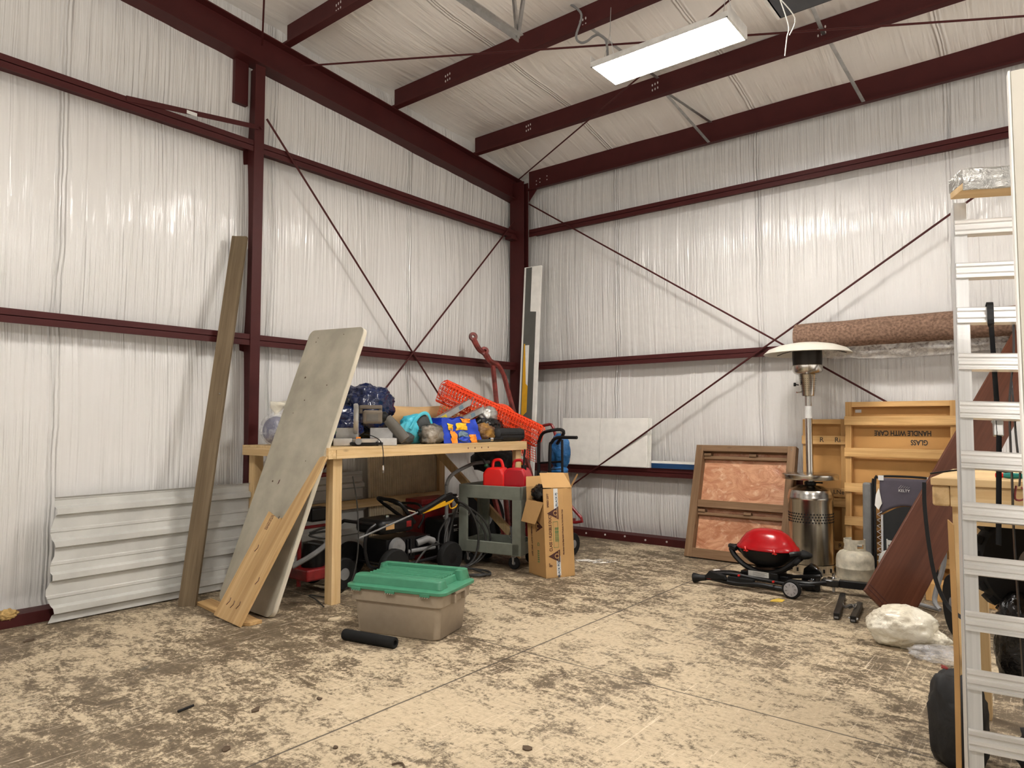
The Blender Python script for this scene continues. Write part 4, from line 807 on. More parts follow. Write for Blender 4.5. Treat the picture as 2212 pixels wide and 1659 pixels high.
# ---------------- storage tote ----------------
ta=math.atan2(.22,.752); t=thing('storage_tote','taupe plastic storage tote with a green lid on the floor','storage tote',T(1.93,-4.49,0)@RZ(ta)); W_,D_=.775,.50
def loft(bm,secs,r=.05,n=5):
    rows=[]
    for (x0,y0,x1,y1,z) in secs:
        P=rrect(x1-x0,y1-y0,r,n); rows.append([bm.verts.new((x0+p[0],y0+p[1],z)) for p in P])
    for a_,c_ in zip(rows[:-1],rows[1:]):
        for i in range(len(a_)): bm.faces.new((a_[i],a_[(i+1)%len(a_)],c_[(i+1)%len(a_)],c_[i]))
    bm.faces.new(rows[0][::-1]); bm.faces.new(rows[-1]); return bm
b=B(); loft(b,[(.075,.06,W_-.075,D_-.06,0),(.065,.05,W_-.065,D_-.05,.012),(.045,.035,W_-.045,D_-.035,.225),(.028,.018,W_-.028,D_-.018,.228),(.022,.012,W_-.022,D_-.012,.312)]); obj('body',b,'toteb',t,bev=.003,smooth=True)
b=B(); loft(b,[(.085,.038,W_-.30,.045,.03),(.075,.028,W_-.11,.035,.20)],.003,1); b.free()
for x in (.10,.62):
    b=B(); box(b,(x,.008,.235),(x+.06,.016,.30)); b.free()
for s,(xx0,xx1) in enumerate(((-.004,.03),(W_-.03,W_+.004))):
    b=B(); box(b,(xx0,.16,.235),(xx1,.185,.312)); box(b,(xx0,.315,.235),(xx1,.34,.312)); box(b,(xx0,.16,.29),(xx1,.34,.312)); obj('grip',b,'toteb',t,bev=.004)
b=B(); loft(b,[(-.005,-.005,W_+.005,D_+.005,.312),(-.005,-.005,W_+.005,D_+.005,.333),(.012,.012,W_-.012,D_-.012,.338),(.03,.025,W_-.03,D_-.025,.345)],.06); lid=obj('lid',b,'toteg',t,bev=.003,smooth=True)
b=B(); loft(b,[(.03,.025,W_-.03,.15,.34),(.045,.04,W_-.045,.135,.395),(.055,.05,W_-.055,.125,.40)],.03); obj('lid_ridge',b,'toteg',lid,bev=.006,smooth=True)
b=B(); loft(b,[(.03,D_-.09,W_-.03,D_-.025,.34),(.045,D_-.08,W_-.045,D_-.035,.41),(.055,D_-.073,W_-.055,D_-.042,.415)],.02); obj('lid_ridge',b,'toteg',lid,bev=.006,smooth=True)
b=B(); loft(b,[(W_-.11,D_-.16,W_-.03,D_-.03,.34),(W_-.10,D_-.15,W_-.045,D_-.04,.41)],.02); loft(b,[(.03,D_-.14,.09,D_-.03,.34),(.045,D_-.13,.08,D_-.04,.41)],.02); obj('lid_corner',b,'toteg',lid,bev=.006,smooth=True)
b=B(); loft(b,[(.07,.13,W_-.07,D_-.07,.34),(.09,.14,W_-.09,D_-.08,.388)],.02); 
obj('lid_panel',b,'toteg',lid,bev=.008,smooth=True)
for k in range(6): b=B(); tube(b,[(.10,.165+k*.042,.388),(W_-.10,.165+k*.042,.388)],.009,8); obj('lid_rib',b,'toteg',lid,smooth=True)
for x in (.06,.33,.60):
    b=B(); box(b,(x,-.012,.300),(x+.075,.0,.322)); obj('hinge',b,'toteg',t,bev=.003)
    for k in range(4): b=B(); tube(b,[(x+.008+k*.018,-.014,.300),(x+.014+k*.018,-.014,.300)],.006,8); obj('hinge_pin',b,'chrome',t)
b=B(); mt_=frame((2.06,-4.59,.036),V((2.49,-4.50,.036))-V((2.06,-4.59,.036)),(0,0,1)); L=.42
t=thing('foam_roll','dark foam roll lying on the floor in front of the tote','foam roll',mt_)
b=B(); lathe(b,[(.001,0),(.034,0),(.036,.006),(.036,L-.006),(.033,L),(.018,L),(.018,L-.03),(.001,L-.03)],26); obj('roll',b,'foam',t,smooth=True)
b=B(); tube(b,[(.010*math.cos(a)+.014*a/6*math.cos(a),(.010+.014*a/6)*math.sin(a),L+.0005) for a in [i*.4 for i in range(30)]] if False else [(.004*k*.25*math.cos(k*.6),.004*k*.25*math.sin(k*.6),L-.029) for k in range(1,17)],.002,5); obj('spiral_end',b,'blk',t)

# ---------------- right wall: panels on the girt ----------------
pz=.915
for i,(x0,x1,lab) in enumerate(((.69,1.262,'white board on the low girt, the left of the two in front'),(1.268,1.93,'white board on the low girt, the right of the two in front'),(1.3,1.965,'white board mostly hidden behind the right one on the low girt'))):
    yb=-.035+.04*(i==2); m=frame((x0,yb,pz-.003*i),(0,.07,1),(1,0,0)); t=thing('white_board',lab,'white board',m,'white boards leaning on the low girt'); b=B(); box(b,(0,0,0),(x1-x0,.02,.60)); obj('panel',b,'white',t,bev=.002)
    b=B(); box(b,(.0,-.001,.005),(x1-x0,0.0,.008)); obj('edge_strip',b,'greyf',t)
for k in range(3):
    m=frame((1.93+.013*k,-.03+.012*k,pz-.002),(0,.07,1),(1,0,0)); t=thing('white_board','edge of a white board stacked at the right of the group, layer %s back'%('one','two','three')[k],'white board',m,'white boards leaning on the low girt'); b=B(); box(b,(-.004,0,0),(.006,.012,.60)); obj('panel',b,'white',t)
t=thing('blue_board','low blue panel with a white top edge lying on the low girt','panel',(1.98,-.02,.914)); b=B(); box(b,(.01,0,0),(.64,.02,.058)); obj('blue_face',b,'blue',t); b=B(); box(b,(.01,.0,.0585),(.64,.03,.085)); obj('top_edge',b,'white',t)
# frame crate leaning
oC=V((2.60,-.47,.012)); m=frame(oC,(0,.375,1.19),(1,-.02,0)); t=thing('open_crate','open wooden crate frame with a reddish panel leaning on the right wall','crate',m)
Wc,Hc=1.10,1.25
def bz(a,c,mat,nm,bev=.002): b=B(); box(b,a,c); return obj(nm,b,mat,t,bev=bev)
bz((0,0,0),(.085,.09,Hc),'oldz','side_rail'); bz((Wc-.085,0,0),(Wc,.09,Hc),'oldz','side_rail'); bz((.086,0.002,Hc-.07),(Wc-.086,.09,Hc),'oldx','top_rail'); bz((.086,.002,0),(Wc-.086,.09,.10),'oldx','bottom_rail')
bz((.086,.01,.55),(Wc-.086,.06,.63),'oldx','middle_rail')
bz((.02,.091,.02),(Wc-.02,.098,Hc-.02),'copper','back_panel')
bz((.086,.045,Hc-.15),(Wc-.086,.088,Hc-.115),'oldx','inner_batten'); bz((.086,.045,.47),(Wc-.086,.088,.50),'oldx','inner_batten')
for x in (.05,.56,.98):
    for z in (Hc-.115,.50): bz((x+.04,.03,z),(x+.12,.088,z+.03),'oldx','wedge_block')
for x,z in ((.05,Hc-.03),(.05,Hc-.045),(Wc-.04,Hc-.03),(Wc-.04,Hc-.045)):
    b=B(); lathe(b,[(.0005,0),(.004,0),(.004,.002),(.0005,.002)],8,T(x,0,z)@Matrix.Rotation(PI/2,4,'X')); obj('nail',b,'chrome',t)
bz((.06,.0,-.012),(.16,.09,0.0),'blk','rubber_foot')
# crates for glass
def crate(label,o_,W_,H_,slats,tilt,txt):
    m=frame(o_,(0,tilt,1),(1,0,0)); t=thing('glass_crate',label,'crate',m,None)
    def bb(a,c,mat,nm): b=B(); box(b,a,c); return obj(nm,b,mat,t,bev=.002)
    bb((0,.02,0),(.055,.14,H_),'crate','side_post'); bb((W_-.055,.02,0),(W_,.14,H_),'crate','side_post'); bb((.056,.03,H_-.05),(W_-.056,.14,H_),'cratex','top_rail'); bb((.056,.03,0),(W_-.056,.14,.05),'cratex','bottom_rail')
    bb((.05,.10,.03),(W_-.05,.108,H_-.05),'cardin','cardboard_liner')
    for z in slats: bb((-.005,0,z),(W_+.003,.019,z+.085),'cratex','slat')
    for (s,x,z,sz,fl) in txt:
        mm=T(x,.0985 if fl else -.0012,z)@Matrix.Rotation(PI/2,4,'X')
        if fl: mm=mm@Matrix.Rotation(PI,4,'Z')
        text('printed_text',s,sz,'ink',t,mm,'CENTER',.0005,.0018 if fl else 0,.74 if fl else 1)
    return t
c3=crate('tall slatted glass crate with upside down HANDLE WITH CARE lettering',(4.19,-.32,0),.94,1.67,[.16,.47,.79,1.13,1.44],.09,[('HANDLE WITH CARE',.485,1.372,.068,True),('GLASS',.625,1.285,.068,True)])
b=B(); box(b,(.075,.095,1.57),(.13,.0985,1.60)); obj('torn_label',b,'paper',c3)
crate('lower slatted crate with handwritten marks between the heater and the tall crate',(3.76,-.17,0),.42,1.495,[.20,.62,.72,1.24],.05,[('R',.19,1.283,.07,False),('Ri',.34,1.283,.07,False),('WLLNe',.30,.765,.06,False),('Ri',.36,.24,.06,False)])
# patio heater
hx,hy=3.91,-.40; t=thing('patio_heater','tall stainless steel patio heater with a white dish reflector','patio heater',(hx,hy,0))
b=B(); lathe(b,[(.001,.0),(.215,0),(.215,.018),(.210,.02),(.210,.09),(.212,.095)],48); obj('base_ring',b,'ss',t,smooth=True)
b=B()
for k in range(16): a=2*PI*k/16; box(b,(-.008,-.002,.03),(.008,.004,.065),T(.2125*math.cos(a),.2125*math.sin(a),0)@RZ(a+PI/2))
obj('vent_slots',b,'blk',t)
b=B(); lathe(b,[(.20,.095),(.206,.10),(.206,.70),(.211,.71),(.211,.735),(.206,.745),(.206,.76),(.19,.80),(.12,.835),(.045,.845),(.04,.85)],56); obj('tank_cover',b,'ss',t,smooth=True)
b=B()
for k in range(46):
    a=2*PI*k/46
    for r_ in range(4):
        q=frame((.2065*math.cos(a+(r_%2)*.068),.2065*math.sin(a+(r_%2)*.068),.50+r_*.026),(math.cos(a),math.sin(a),0),(0,0,1)); lathe(b,[(.0005,0),(.008,0),(.008,.0012),(.0005,.0012)],6,q)
obj('perforated_band',b,'blk',t)
b=B(); lathe(b,[(.05,.845),(.055,.85),(.055,.875),(.03,.885)],24); tube(b,[(.05,0,.87),(.12,-.02,.872)],.008,8); obj('clamp_collar',b,'blk',t,smooth=True)
b=B(); lathe(b,[(.035,.905),(.255,.905),(.258,.91),(.258,.95),(.250,.955),(.035,.955)],56); obj('table_ring',b,'ss',t,smooth=True)
b=B(); lathe(b,[(.033,.85),(.033,1.72)],24); obj('pole',b,'ss',t,smooth=True)
b=B(); lathe(b,[(.0335,1.50),(.0335,1.62)],24,None,False); obj('rating_sticker',b,'paper',t)
b=B(); lathe(b,[(.033,1.715),(.058,1.72),(.062,1.735),(.085,1.925),(.088,1.93)],32); obj('burner_cone',b,'ss',t,smooth=True)
b=B(); 
for k in range(24):
    a=2*PI*k/24
    for r_ in range(7): z=1.77+.02*r_; rr=.0625+(z-1.735)*.121; q=frame((rr*math.cos(a),rr*math.sin(a),z),(math.cos(a),math.sin(a),0),(0,0,1)); lathe(b,[(.0005,0),(.003,0),(.003,.0008),(.0005,.0008)],5,q)
obj('cone_holes',b,'blk',t)
b=B(); lathe(b,[(.088,1.93),(.125,1.945),(.138,1.965),(.142,2.02),(.138,2.025)],40); obj('burner_bowl',b,'ss',t,smooth=True)
b=B()
for k in range(18): a=2*PI*k/18; q=frame((.123*math.cos(a),.123*math.sin(a),1.953),(math.cos(a),math.sin(a),-.9),(0,0,1)); lathe(b,[(.0005,0),(.009,0),(.009,.003),(.0005,.003)],8,q)
obj('bowl_holes',b,'blk',t)
b=B(); lathe(b,[(.136,2.02),(.139,2.10),(.139,2.19),(.12,2.195),(.001,2.195)],40); obj('emitter_screen',b,'ssd',t,smooth=True)
b=B()
for k in range(3): a=2*PI*k/3+.6; tube(b,[(.13*math.cos(a),.13*math.sin(a),2.19),(.30*math.cos(a),.30*math.sin(a),2.17),(.38*math.cos(a),.38*math.sin(a),2.15)],.004,5)
obj('dish_bracket',b,'blkm',t)
b=B(); lathe(b,[(.405,2.135),(.41,2.14),(.36,2.185),(.26,2.222),(.13,2.245),(.001,2.25)],64,None,False); lathe(b,[(.405,2.135),(.355,2.178),(.255,2.214),(.13,2.236),(.001,2.24)],64,None,False); obj('reflector_dish',b,'cream',t,smooth=True)
b=B(); tube(b,[(-.075,-.04,1.83),(-.105,-.055,1.835)],.006,6); lathe(b,[(.001,-.0),(.018,.0),(.018,.02),(.001,.02)],16,frame((-.10,-.052,1.835),(-1,-.5,0),(0,0,1))); obj('control_knob',b,'blk',t,smooth=True)
b=B(); tube(b,[(-.055,-.03,1.76),(-.09,-.045,1.755),(-.10,-.05,1.76)],.007,6); obj('igniter',b,'chrome',t)
# red grill on folded stand
t=thing('portable_grill','red lidded portable gas grill on a folded black wheeled stand','grill',T(3.80,-1.34,0)@RZ(math.radians(-2)))
def ell(secs,seg=48,mt=None,p=2.3):
    b=B(); rows=[]
    for a_,c_,z in secs:
        rows.append([b.verts.new((math.copysign(abs(math.cos(2*PI*i/seg))**(2/p),math.cos(2*PI*i/seg))*a_,math.copysign(abs(math.sin(2*PI*i/seg))**(2/p),math.sin(2*PI*i/seg))*c_,z)) for i in range(seg)])
    for r0,r1 in zip(rows[:-1],rows[1:]):
        for i in range(seg): b.faces.new((r0[i],r0[(i+1)%seg],r1[(i+1)%seg],r1[i]))
    b.faces.new(rows[0][::-1]); b.faces.new(rows[-1]); return b
obj('lid',ell([(.262,.185,.345),(.268,.19,.35),(.262,.186,.372),(.245,.172,.385),(.225,.155,.42),(.18,.12,.475),(.12,.08,.51),(.05,.035,.522),(.01,.01,.524)]),'redlid',t,smooth=True)
obj('cook_box',ell([(.10,.08,.20),(.16,.12,.225),(.215,.155,.27),(.24,.17,.325),(.255,.18,.342)]),'blk',t,smooth=True)
b=B(); 
for s in (-1,1):
    tube(b,[(s*.235,-.12,.335),(s*.285,-.10,.345),(s*.33,-.02,.335),(s*.32,.06,.32),(s*.27,.10,.33)],.024,8,4)
    tube(b,[(s*.30,-.08,.325),(s*.26,-.10,.27),(s*.17,-.11,.20),(s*.06,-.10,.155),(0,-.10,.15)],.024,8,4); tube(b,[(s*.30,.05,.32),(s*.24,.08,.26),(s*.12,.08,.18),(0,.08,.15)],.02,8,4)
obj('side_handle',b,'blk',t,smooth=True)
b=B(); blob(b,(.33,-.05,.335),(.065,.05,.035),.1,2,71,3); tube(b,[(.30,-.09,.30),(.27,-.12,.26)],.02,8); obj('control_valve',b,'rubber',t,smooth='all')
for x in (-.12,.13): b=B(); tube(b,[(x-.008,-.192,.375),(x,-.200,.355),(x+.006,-.192,.333)],.006,6); tube(b,[(x-.02,-.190,.34),(x+.02,-.192,.34)],.005,6); obj('lid_hinge',b,'redb',t)
b=B(); box(b,(-.14,-.13,.10),(.13,.10,.165)); box(b,(-.22,-.08,.10),(.2,.06,.14)); obj('grill_base',b,'blk',t,bev=.01)
b=B(); box(b,(-.125,-.1335,.115),(.055,-.1315,.162)); obj('rating_plate',b,'paper',t)
for k in range(4): b=B(); box(b,(-.085,-.1345,.150-.009*k),(.02 if k%2 else .04,-.134,.153-.009*k)); obj('plate_print',b,'greyf',t)
st=t
b=B(); tube(b,[(-.57,-.22,.035),(-.45,-.21,.06),(-.20,-.21,.045),(.0,-.21,.065),(.20,-.21,.06),(.33,-.20,.07)],.021,8,4); tube(b,[(-.55,.02,.05),(-.35,0,.09),(-.1,0,.085),(.35,.02,.09)],.02,8,4)
tube(b,[(-.40,-.19,.10),(-.25,-.17,.115),(.0,-.16,.10),(.28,-.18,.10),(.42,-.10,.10)],.016,8,4); tube(b,[(-.2,-.15,.09),(.1,-.05,.12),(.45,-.02,.17)],.016,8,3); tube(b,[(-.1,.05,.13),(.3,-.12,.11),(.5,-.05,.13)],.018,8,3); obj('folded_leg',b,'blk',t,smooth=True)
b=B(); lathe(b,[(.001,0),(.042,.005),(.045,.02),(.030,.07),(.026,.12),(.001,.12)],20,frame((-.60,-.24,.045),(1,.15,.12),(0,0,1))); obj('stand_foot',b,'blk',t,smooth=True)
b=B(); prism(b,[(-.50,.055),(-.44,.13),(-.30,.105),(-.28,.07)],-.245,-.20,None,1); box(b,(-.28,-.22,.055),(-.05,-.17,.10)); obj('latch_housing',b,'rubber',t,bev=.006)
for x,z in ((-.47,.055),(-.18,.115),(.12,.105)): b=B(); box(b,(x,-.238,z),(x+(.04 if x<-.4 else .015),-.212,z+(.03 if x<-.4 else .015))); obj('release_catch',b,'redb',t,bev=.003)
bt,bh=B(),B(); wheel(bt,bh,(.285,-.245,.078),(0,-1,0),.076,.045,32); w_=obj('wheel',bt,'rubber',t,smooth=True); bh.free(); b=B(); lathe(b,[(.001,0),(.058,0),(.056,.006),(.001,.008)],32,frame((.285,-.267,.078),(0,-1,0),(0,0,1))); hc=obj('hub_cap',b,'greyf',w_,label='light grey hub cap'); hc.data.materials[0]=plain('light_grey_hub',(.33,.32,.33),.45)
for k in range(8): a=2*PI*k/8+.2; b=B(); beam(b,(.285+.03*math.cos(a),-.2755,.078+.03*math.sin(a)),(.285+.048*math.cos(a),-.2755,.078+.048*math.sin(a)),.004,.001,(0,1,0)); obj('hub_slot',b,'blk',w_)
# hitch
t=thing('tow_hitch','black trailer hitch with a chrome ball on the floor behind the grill wheel','tow hitch',T(4.18,-1.19,0)@RZ(.1))
b=B(); box(b,(.06,-.03,.06),(.48,.03,.12)); obj('drawbar',b,'blkm',t,bev=.004); b=B(); box(b,(-.13,-.05,.01),(.02,.05,.13)); prism(b,[(-.12,.13),(-.11,.19),(-.06,.235),(-.02,.22),(.03,.17),(.04,.13)],-.045,.03,None,1); box(b,(.03,-.055,.06),(.17,.045,.119)); obj('hitch_head',b,plain('gloss_black_metal',(.008,.008,.008),.1,.2,.8),t,bev=.01,smooth=True)
b=B(); lathe(b,[(.012,-.02),(.012,.01),(.026,.025),(.03,.045),(.02,.066),(.001,.072)],24,frame((-.05,-.052,.09),(0,-1,-.1),(0,0,1))); obj('tow_ball',b,'chrome',t,smooth=True)
b=B(); lathe(b,[(.001,0),(.022,0),(.022,.012),(.012,.014),(.012,.05),(.001,.05)],14,T(.12,-.0,.121)); box(b,(.07,-.045,.12),(.17,.045,.127)); obj('hitch_bolt',b,'chrome',t)
b=B(); lathe(b,[(.001,0),(.012,0),(.012,.05),(.001,.05)],10,T(.12,0,.01)); obj('bolt_end',b,'galv',t)
b=B(); box(b,(.40,-.04,.0),(.47,.04,.06)); box(b,(-.1,-.04,.0),(.0,.04,.02)); obj('foot',b,'blkm',t)
# black steel rails
for i,(a_,c_,lab) in enumerate((((4.525,-2.02,.026),(4.405,-1.32,.026),'black square steel bar on the floor, left of the pair near the plank'),((4.64,-2.03,.026),(4.585,-1.55,.026),'black square steel bar on the floor, right of the pair near the plank'))):
    t=thing('steel_bar',lab,'steel bar',frame(a_,V(c_)-V(a_),(0,0,1)),'pair of black bars on the floor'); L=(V(c_)-V(a_)).length; b=B(); box(b,(-.022,-.02,0),(.022,.02,L)); obj('bar',b,'blkm',t,bev=.003)
    b=B(); box(b,(-.016,-.014,-.0015),(-.002,.014,0)); obj('end_slot',b,'greyf',t)
    if i:
        for s in (-1,1): b=B(); lathe(b,[(.001,0),(.009,0),(.009,.012),(.001,.012)],8,frame((-.0,s*.02,.02),(0,s,0),(1,0,0))); obj('bolt',b,'chrome',t)
b=B(); tube(b,[(4.50,-1.72,.05),(4.53,-1.78,.045),(4.57,-1.74,.06),(4.60,-1.80,.05),(4.59,-1.70,.055),(4.55,-1.76,.04)],.006,5,3,None,(.012,.003)); tag(obj('wire_clip',b,'galv'),'twisted pale wire clip between the two black bars','wire')
# propane tanks
def tank(label,x,y,mat,tilt=0,rz=0):
    t=thing('propane_tank',label,'gas tank',T(x,y,0)@Matrix.Rotation(tilt,4,'X')@RZ(rz))
    b=B(); lathe(b,[(.001,.02),(.10,.015),(.135,.035),(.153,.075),(.155,.10),(.155,.165),(.157,.168),(.157,.176),(.155,.179),(.155,.235),(.148,.275),(.125,.305),(.085,.325),(.04,.333),(.001,.335)],48); obj('body',b,mat,t,smooth=True)
    b=B(); lathe(b,[(.095,0),(.10,0),(.10,.03),(.095,.03)],32,None,False); obj('foot_ring',b,mat,t)
    b=B(); n=30; 
    for k in range(n):
        a0=-2.45+4.9*k/n; a1=-2.45+4.9*(k+1)/n; a0+=-PI/2-.2; a1+=-PI/2-.2
        def q(a,r_,z): return (r_*math.cos(a),r_*math.sin(a),z)
        zs=[(.315,.345),(.345,.38),(.38,.42)]
        for zi,(z0,z1) in enumerate(zs):
            if zi==1 and (5<=k<=9 or 19<=k<=23): continue
            add(b,[q(a0,.088,z0),q(a1,.088,z0),q(a1,.088,z1),q(a0,.088,z1),q(a0,.083,z0),q(a1,.083,z0),q(a1,.083,z1),q(a0,.083,z1)],[(0,1,2,3),(4,7,6,5),(3,2,6,7),(0,4,5,1),(1,5,6,2),(0,3,7,4)])
    bmesh.ops.remove_doubles(b,verts=b.verts,dist=.0004); obj('collar',b,mat,t,bev=0)
    b=B(); lathe(b,[(.022,.33),(.022,.36),(.014,.365),(.014,.39),(.03,.392),(.03,.402),(.001,.404)],16); tube(b,[(0,0,.36),(.06,.01,.362)],.014,10); obj('valve',b,'sawg',t,smooth=True)
    return t
tank('scuffed cream propane tank standing in front of the tall crate',4.385,-.79,'tank'); tank('clean white propane tank half hidden behind the brown plank',4.70,-.62,'tankw',0,.9)
# folded cot / lounger
m=frame((4.50,-.54,.0),(0.0,.08,1),(1,0,0)); t=thing('folding_lounger','folded camping lounger with purple grey and black fabric by the crates','lounger',m)
b=B(); tube(b,[(.0,0,.02),(.0,0,.88),(.03,0,.95),(.10,0,.97),(.38,0,.97),(.45,0,.95),(.48,0,.88),(.48,0,.02)],.011,8,4); tube(b,[(-.03,.04,.02),(-.03,.04,.86),(.0,.04,.93)],.011,8,3); tube(b,[(-.06,.08,.05),(-.06,.08,.8)],.010,8); obj('frame',b,'blkm',t,smooth=True)
b=B(); sheetgrid(b,lambda u,v:(.04+.41*u,-.006+.006*math.sin(u*6)*math.sin(v*4),(.62+.09*math.sin(PI*min(1,u*1.0)))*(1-v)+.955*v),20,10); obj('head_panel',b,'purple',t,solid=.006,smooth='all')
b=B(); sheetgrid(b,lambda u,v:(.06+.39*u,-.003,.08*(1-v)+(.615+.09*math.sin(PI*u))*v),20,10); obj('mesh_panel',b,'mesh',t,solid=.004)
b=B(); box(b,(.05,-.012,.06),(.066,-.002,.62)); obj('piping',b,'lcloth',t)
b=B(); tube(b,[(.045+(.012 if k%2 else -.028),-.006,.10+.026*k) for k in range(22)],.004,5); obj('elastic_lacing',b,'lcloth',t)
b=B(); box(b,(-.11,.01,.05),(-.035,.14,.905)); obj('padding',b,'padgrey',t,bev=.02,label='grey padded side')
b=B(); prism(b,[(.01,.80),(.035,.86),(.06,.72),(.03,.66),(-.0,.70)],-.016,-.013,None,1); obj('care_tag',b,'white',t)
b=B(); box(b,(.03,-.016,.93),(.075,-.006,.975)); box(b,(.42,-.016,.93),(.455,-.006,.975)); obj('corner_patch',b,'lcloth',t)
text('brand_lettering','KELTY',.032,'lcloth',t,T(.24,-.02,.845)@Matrix.Rotation(PI/2,4,'X'),'CENTER',.0005,.0006)
for k in range(5): b=B(); beam(b,(.195+.018*k,-.02,.865),(.22+.006*k+.01*k,-.02,.895-.004*k+.0),.006,.001,(0,1,0)); obj('logo_stripe',b,'lcloth',t)
# ---------------- mahogany plank ----------------
o_=V((4.765,-2.275,.262)); l_=V((.829,2.082,2.008)); w_v=V((.205,.192,-.287)); lz=l_.normalized(); w_v=(w_v-lz*w_v.dot(lz)).normalized()
low=o_+w_v*.40; o_=o_-V((0,0,low.z-.012)) if low.z>.012 else o_+V((0,0,.012-low.z))
m=frame(o_,l_,w_v); t=thing('veneer_board','wide dark mahogany board slanting from the floor up behind the ramp','board',m)
b=B(); box(b,(0,-.02,0),(.40,.0,2.95)); obj('board',b,'mahog',t,bev=.002)
for z in (.03,.06): b=B(); box(b,(0.002,-.022,z),(.398,.002,z+.006)); obj('end_groove',b,'inkr',t)
b=B(); tube(b,[(.01,-.0,1.36),(.15,.003,1.27),(.35,.003,1.32)],.003,5,4); b.free()
# carpet roll + plastic
t=thing('carpet_roll','rolled brown carpet lying along the head height girt on the right wall','carpet roll',frame((3.74,-.155,2.335),(1,0,.004),(0,0,1)))
b=B(); n=40; sheet=[]; seg=30
R=[[((.136+.006*noise.noise(V((math.cos(a)*2,math.sin(a)*2,z*3))))*math.cos(a),(.136+.006*noise.noise(V((math.cos(a)*2,math.sin(a)*2,z*3))))*math.sin(a),z) for a in [2*PI*k/seg for k in range(seg)]] for z in [2.7*i/n for i in range(n+1)]]
vs=[p for q in R for p in q]; fs=[tuple(range(seg))[::-1],tuple(range(n*seg,(n+1)*seg))]
for k in range(n):
    for i in range(seg): fs.append((k*seg+i,k*seg+(i+1)%seg,(k+1)*seg+(i+1)%seg,(k+1)*seg+i))
add(b,vs,fs); obj('roll',b,'carpet',t,smooth=True)
b=B(); sheetgrid(b,lambda u,v:(3.9+1.9*u,-.20+.08*v+.02*noise.noise(V((u*9,v*3,0))),2.21-.13*v*(.4+.6*math.sin(PI*min(1,.15+u*.8)))+.012*noise.noise(V((u*14,v*6,2)))),60,10); tag(obj('plastic_sheeting',b,'sheet',smooth='all'),'crumpled clear plastic sheeting hanging under the carpet roll','plastic sheet')
# ---------------- right workbench ----------------
t=thing('pine_table','pine workbench corner behind the aluminium ramp','workbench',(5.435,-4.06,0))
def pb(a,c,mat,nm,bev=.003): b=B(); box(b,a,c); return obj(nm,b,mat,t,bev=bev)
pb((0,0,1.185),(1.9,.75,1.217),'pinex','top'); pb((.003,.012,1.095),(.07,.74,1.184),'piney','end_beam',.01); pb((.071,.012,1.095),(1.88,.05,1.184),'pinex','front_rail')
pb((.072,.051,0),(.14,.12,1.184),'pine','leg'); pb((.35,.052,0),(.43,.13,1.094),'pine','leg'); pb((1.75,.06,0),(1.83,.13,1.18),'pine','leg'); pb((.075,.64,0),(.14,.71,1.18),'pine','leg')
pb((.13,.02,1.02),(1.8,.04,1.094),'pinex','apron')
t=thing('screwdriver','screwdriver with a red and teal handle on the right workbench','screwdriver',frame((5.66,-3.93,1.231),(1,.05,0),(0,0,1)))
b=B(); lathe(b,[(.001,0),(.010,.002),(.012,.02),(.010,.03)],12); obj('pommel',b,'redb',t,smooth=True); b=B(); lathe(b,[(.010,.03),(.013,.05),(.011,.10),(.006,.11),(.001,.11)],12); obj('grip',b,plain('teal_handle',(.01,.24,.22),.4),t,smooth=True)
b=B(); prism(b,[(0,0),(.16,.02),(.18,.06),(.06,.09),(.01,.05)],0,.006); o=tag(obj('paint_scraper',b,'galv'),'flat metal scraper lying on the right workbench','scraper'); o.location=(5.80,-3.98,1.218)
b=B(); blob(b,(5.98,-3.78,1.30),(.16,.12,.09),.12,2,81,4,1.218); tag(obj('wrapped_parcel',b,'copperf',smooth='all'),'glossy brown wrapped parcel on the right workbench','parcel')
for k,lb in enumerate(('small brown box at the bottom of the stack on the right workbench','small brown box second from the bottom of the stack','small white box in the stack on the right workbench','small brown box on top of the stack on the right workbench')):
    b=B(); box(b,(-.1+.01*k,-.1,.05*k),(.25,.12,.05*k+.045)); o=tag(obj('small_box',b,'white' if k==2 else 'card',bev=.002),lb,'box','boxes stacked on the right workbench'); o.location=(6.0,-3.5,1.218)
# under right bench
t=thing('off_road_tyre','knobbly black tyre standing under the right workbench','tyre',frame((5.78,-3.55,.80),(.3,-.95,.1),(0,0,1)))
bt,bh=B(),B(); wheel(bt,bh,(0,0,0),(0,0,1),.25,.16,36); obj('tyre',bt,'rubber',t,smooth=True); obj('rim',bh,'greyf',t)
for k in range(22):
    a=2*PI*k/22; b=B(); box(b,(-.012,-.065,-.02),(.014,.065,.02),T(0,0,0)@RZ(a)@T(.253,0,0)@Matrix.Rotation(PI/2,4,'X')); obj('tread_block',b,'rubber',t,bev=.003)
t=thing('pallet_box','plywood sided box under the right workbench','box',(5.86,-3.92,.38)); b=B(); box(b,(0,0,0),(.5,.02,.72)); obj('front_panel',b,'ply',t); b=B(); box(b,(-.012,-.01,0),(0,.06,.72)); obj('corner_post',b,'pine',t); b=B(); box(b,(.0,.02,0),(.5,.4,.02)); obj('bottom',b,'ply',t)
t=thing('wrapped_lumber','stretch wrapped bundle of lumber offcuts under the right workbench','lumber bundle',(5.80,-4.00,.12))
for k in range(3):
    for j in range(3): b=B(); box(b,(.08*k,.0,.09*j),(.08*k+.075,.06,.09*j+.08)); obj('offcut',b,'crate' if (k+j)%2 else 'pinex',t,bev=.002)
b=B(); blob(b,(.14,.03,.15),(.19,.07,.18),.1,2,85,4); obj('stretch_wrap',b,'clear',t,smooth='all')
t=None
